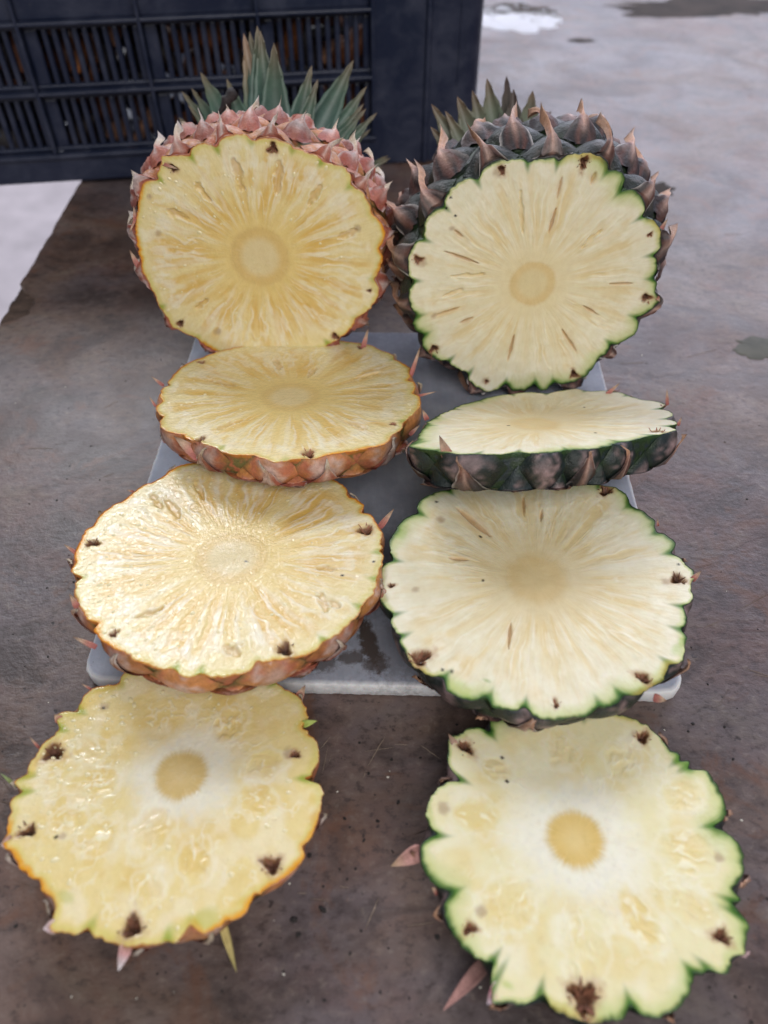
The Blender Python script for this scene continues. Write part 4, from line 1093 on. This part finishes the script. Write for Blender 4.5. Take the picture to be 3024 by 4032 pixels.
cbox('top_rim', -CL - 0.006, -CL + 0.012, 0.0125, CD - 0.0125, CH - 0.0195, CH)
cbox('top_rim', -0.012, 0.006, 0.0125, CD - 0.0125, CH - 0.0195, CH)

# brown produce heaped inside the crate
V = []; F = []; C = []
rnd = random.Random(3)
for i in range(420):
    u = rnd.uniform(-CL + 0.05, -0.08); d = 0.020 + rnd.random() ** 1.5 * 0.10; z = rnd.uniform(0.02, 0.14)
    c0 = Bc + ud * u + bd * d + np.array([0, 0, z])
    ax = np.array([rnd.gauss(0, 0.6), rnd.gauss(0, 0.6), rnd.gauss(0, 1)]); ax /= np.linalg.norm(ax)
    s1 = np.cross(ax, [0.3, 0.5, 0.2]); s1 /= np.linalg.norm(s1); s2 = np.cross(ax, s1)
    L = rnd.uniform(0.012, 0.030); rw = rnd.uniform(0.005, 0.013); b = len(V); col = lin(rnd.choice([(150, 88, 50), (110, 66, 46), (60, 46, 44), (190, 116, 62), (44, 38, 44), (36, 32, 40), (40, 36, 44), (204, 150, 120)])) * rnd.uniform(0.35, 0.85)
    for a in range(6):
        t = a / 5; r = rw * math.sin(math.pi * (0.08 + 0.84 * t))
        for j in range(7):
            an = 2 * math.pi * j / 7; r2 = r * rnd.uniform(0.75, 1.2)
            V.append(c0 + ax * (t - 0.5) * 2 * L + s1 * math.cos(an) * r2 + s2 * math.sin(an) * r2); C.append(col * rnd.uniform(0.7, 1.3))
    F += [tuple(x + b for x in f) for f in grid_faces(6, 7, wrap=True)]
pr = mesh_obj('produce', V, F, M_PRODUCE, None, np.array(C))
pr['kind'] = 'stuff'; pr['label'] = 'brown and orange produce heaped inside the crate behind the slats'; pr['category'] = 'produce'

# ------------------------------------------------------------------ water, dark patches, specks, scratches on the table
def puddle(px, rx, ry, seed, label, mat=None):
    p = on_z([px], 0)[0]; n = 72; an = np.linspace(0, 2 * np.pi, n, endpoint=False)
    r = 1 + (0.9 if mat is M_DAMP else 0.7 if mat is None else 1.4) * (fbm(np.cos(an) * 2.2, np.sin(an) * 2.2, seed, seed, 4, 0.65) - 0.5)
    V = []; 
    for s, z in ((1.0, 0.0001), (0.97, 0.0002), (0.9, 0.0003), (0.0, 0.0003)):
        for k in range(n): V.append((p[0] + rx * r[k] * s * math.cos(an[k]), p[1] + ry * r[k] * s * math.sin(an[k]), z))
    o = mesh_obj('puddle', V, [tuple(f) for f in grid_faces(4, n, wrap=True)], mat or M_WATER)
    tag(o, label, 'puddle', 'water spilt on the table')
puddle((2990, 1365), 0.016, 0.010, 2, 'small dull wet patch at the right edge of the table', M_DAMP)
puddle((2040, 70), 0.050, 0.050, 4, 'wide puddle on the table just right of the crate')
puddle((2780, 30), 0.130, 0.035, 6, 'dark brown band across the far right of the table', M_DARK)  # thin dark brown strip laid on the far tabletop

puddle((2575, 745), 0.016, 0.010, 12, 'dark feathery mark on the table right of the green-rinded top', M_DARK)  # thin dark brown patch with a ragged outline
puddle((2290, 160), 0.014, 0.006, 14, 'small dark leaf scrap on the far table right of the crate', M_DARK)  # leaf scrap drawn as a thin dark brown patch
def scatter(name, label, cat, mat, n, size, seed, pts=None):
    rnd = random.Random(seed); V = []; F = []
    items = []
    for i in range(n):
        px = (rnd.uniform(0, 3024), rnd.uniform(700, 4032)); p = on_z([px], 0)[0]
        items.append((p, size * rnd.uniform(0.4, 1.3) * (1.6 if rnd.random() < 0.06 else 1)))
    for px, s in (pts or []): items.append((on_z([px], 0)[0], s))
    for p, s in items:
        if p[0] < TE + 0.01: continue
        if corn[0][0] - 0.003 < p[0] < 0.122 and 0.137 < p[1] < 0.376: continue
        b = len(V); k = rnd.randint(5, 7); a0 = rnd.random() * 6; el = rnd.uniform(0.45, 1)
        for lvl, (rs, z) in enumerate(((1, 0.0001), (0.7, min(0.0007, s * 0.5)))):
            for j in range(k):
                an = a0 + 2 * math.pi * j / k; r = s * rs * (0.7 + 0.5 * rnd.random())
                x, y = r * math.cos(an), r * math.sin(an) * el
                V.append((p[0] + x * math.cos(a0) - y * math.sin(a0), p[1] + x * math.sin(a0) + y * math.cos(a0), z))
        F += [(b + j, b + (j + 1) % k, b + k + (j + 1) % k, b + k + j) for j in range(k)] + [tuple(b + k + j for j in range(k))]
    o = mesh_obj(name, V, F, mat, smooth=False); o['kind'] = 'stuff'; o['label'] = label; o['category'] = cat
zt = zoom(1150, 2600, 1150 + 850 * 1659 / 1567)
dk = [(zt(p), s * 0.0008) for p, s in [((722,722),1.0),((555,822),0.8),((770,1030),1.3),((620,1168),1.1),((520,1308),1.0),((380,1150),1.0),((728,1388),0.8),((222,1808),1.7),((45,1990),1.2),((490,600),0.8),((930,708),0.8),((125,1420),1.4),((12,1885),1.6),((400,1590),0.6),((1050,2010),1.3)]]
scatter('dirt_speck', 'tiny dark specks of dirt scattered over the brown table', 'dirt', M_SPECK, 320, 0.0005, 5, dk)
scatter('pale_fleck', 'tiny pale flecks scattered over the brown table', 'flecks', M_FLECK, 60, 0.00042, 8)
V = []; F = []
zs = zoom(1150, 2600, 1150 + 850 * 1659 / 1567)
sc = [((675, 552), (545, 775), 0.35), ((260, 632), (215, 830), 0.3), ((285, 690), (270, 740), 0.2), ((540, 800), (512, 860), 0.25), ((935, 620), (1075, 715), 0.4), ((630, 1720), (530, 1960), 0.35), ((345, 1640), (410, 1650), 0.3), ((830, 1930), (1040, 1900), 0.25), ((40, 1690), (105, 1692), 0.3), ((275, 560), (205, 640), 0.35), ((745, 610), (840, 615), 0.2)]
items = [(on_z([zs(a)], 0)[0], on_z([zs(b)], 0)[0], w) for a, b, w in sc]
rnd = random.Random(12)
for i in range(60):
    p = on_z([(rnd.uniform(0, 3024), rnd.uniform(900, 4032))], 0)[0]
    if corn[0][0] - 0.003 < p[0] < 0.122 and 0.137 < p[1] < 0.376: continue
    an = rnd.gauss(0.1, 0.5) if rnd.random() < 0.7 else rnd.uniform(0, 3); L = rnd.uniform(0.004, 0.022)
    q2 = p + np.array([math.cos(an), math.sin(an), 0]) * L
    if min(p[0], q2[0]) < TE + 0.01 or (corn[0][0] - 0.003 < q2[0] < 0.122 and 0.137 < q2[1] < 0.376): continue
    items.append((p, q2, rnd.uniform(0.06, 0.16)))
for p, q2, w in items:
    d = q2 - p; d /= np.linalg.norm(d); sdv = np.array([-d[1], d[0], 0]) * w * 0.0005
    b = len(V); ns = 7
    for i in range(ns):
        t = i / (ns - 1); c = p + (q2 - p) * t + sdv * rnd.uniform(-1, 1) * 0.8; k = math.sin(math.pi * (0.06 + 0.88 * t)) * rnd.uniform(0.5, 1.2)
        V += [c + sdv * k + np.array([0, 0, 0.0001]), c - sdv * k + np.array([0, 0, 0.0001]), c + np.array([0, 0, 0.0003])]
    for i in range(ns - 1):
        a, e = b + i * 3, b + i * 3 + 3
        F += [(a, e, e + 2, a + 2), (a + 2, e + 2, e + 1, a + 1)]
so = mesh_obj('scratch', V, F, M_SCRATCH); so['kind'] = 'stuff'; so['label'] = 'thin pale scratches and fibres across the brown table'; so['category'] = 'scratches'
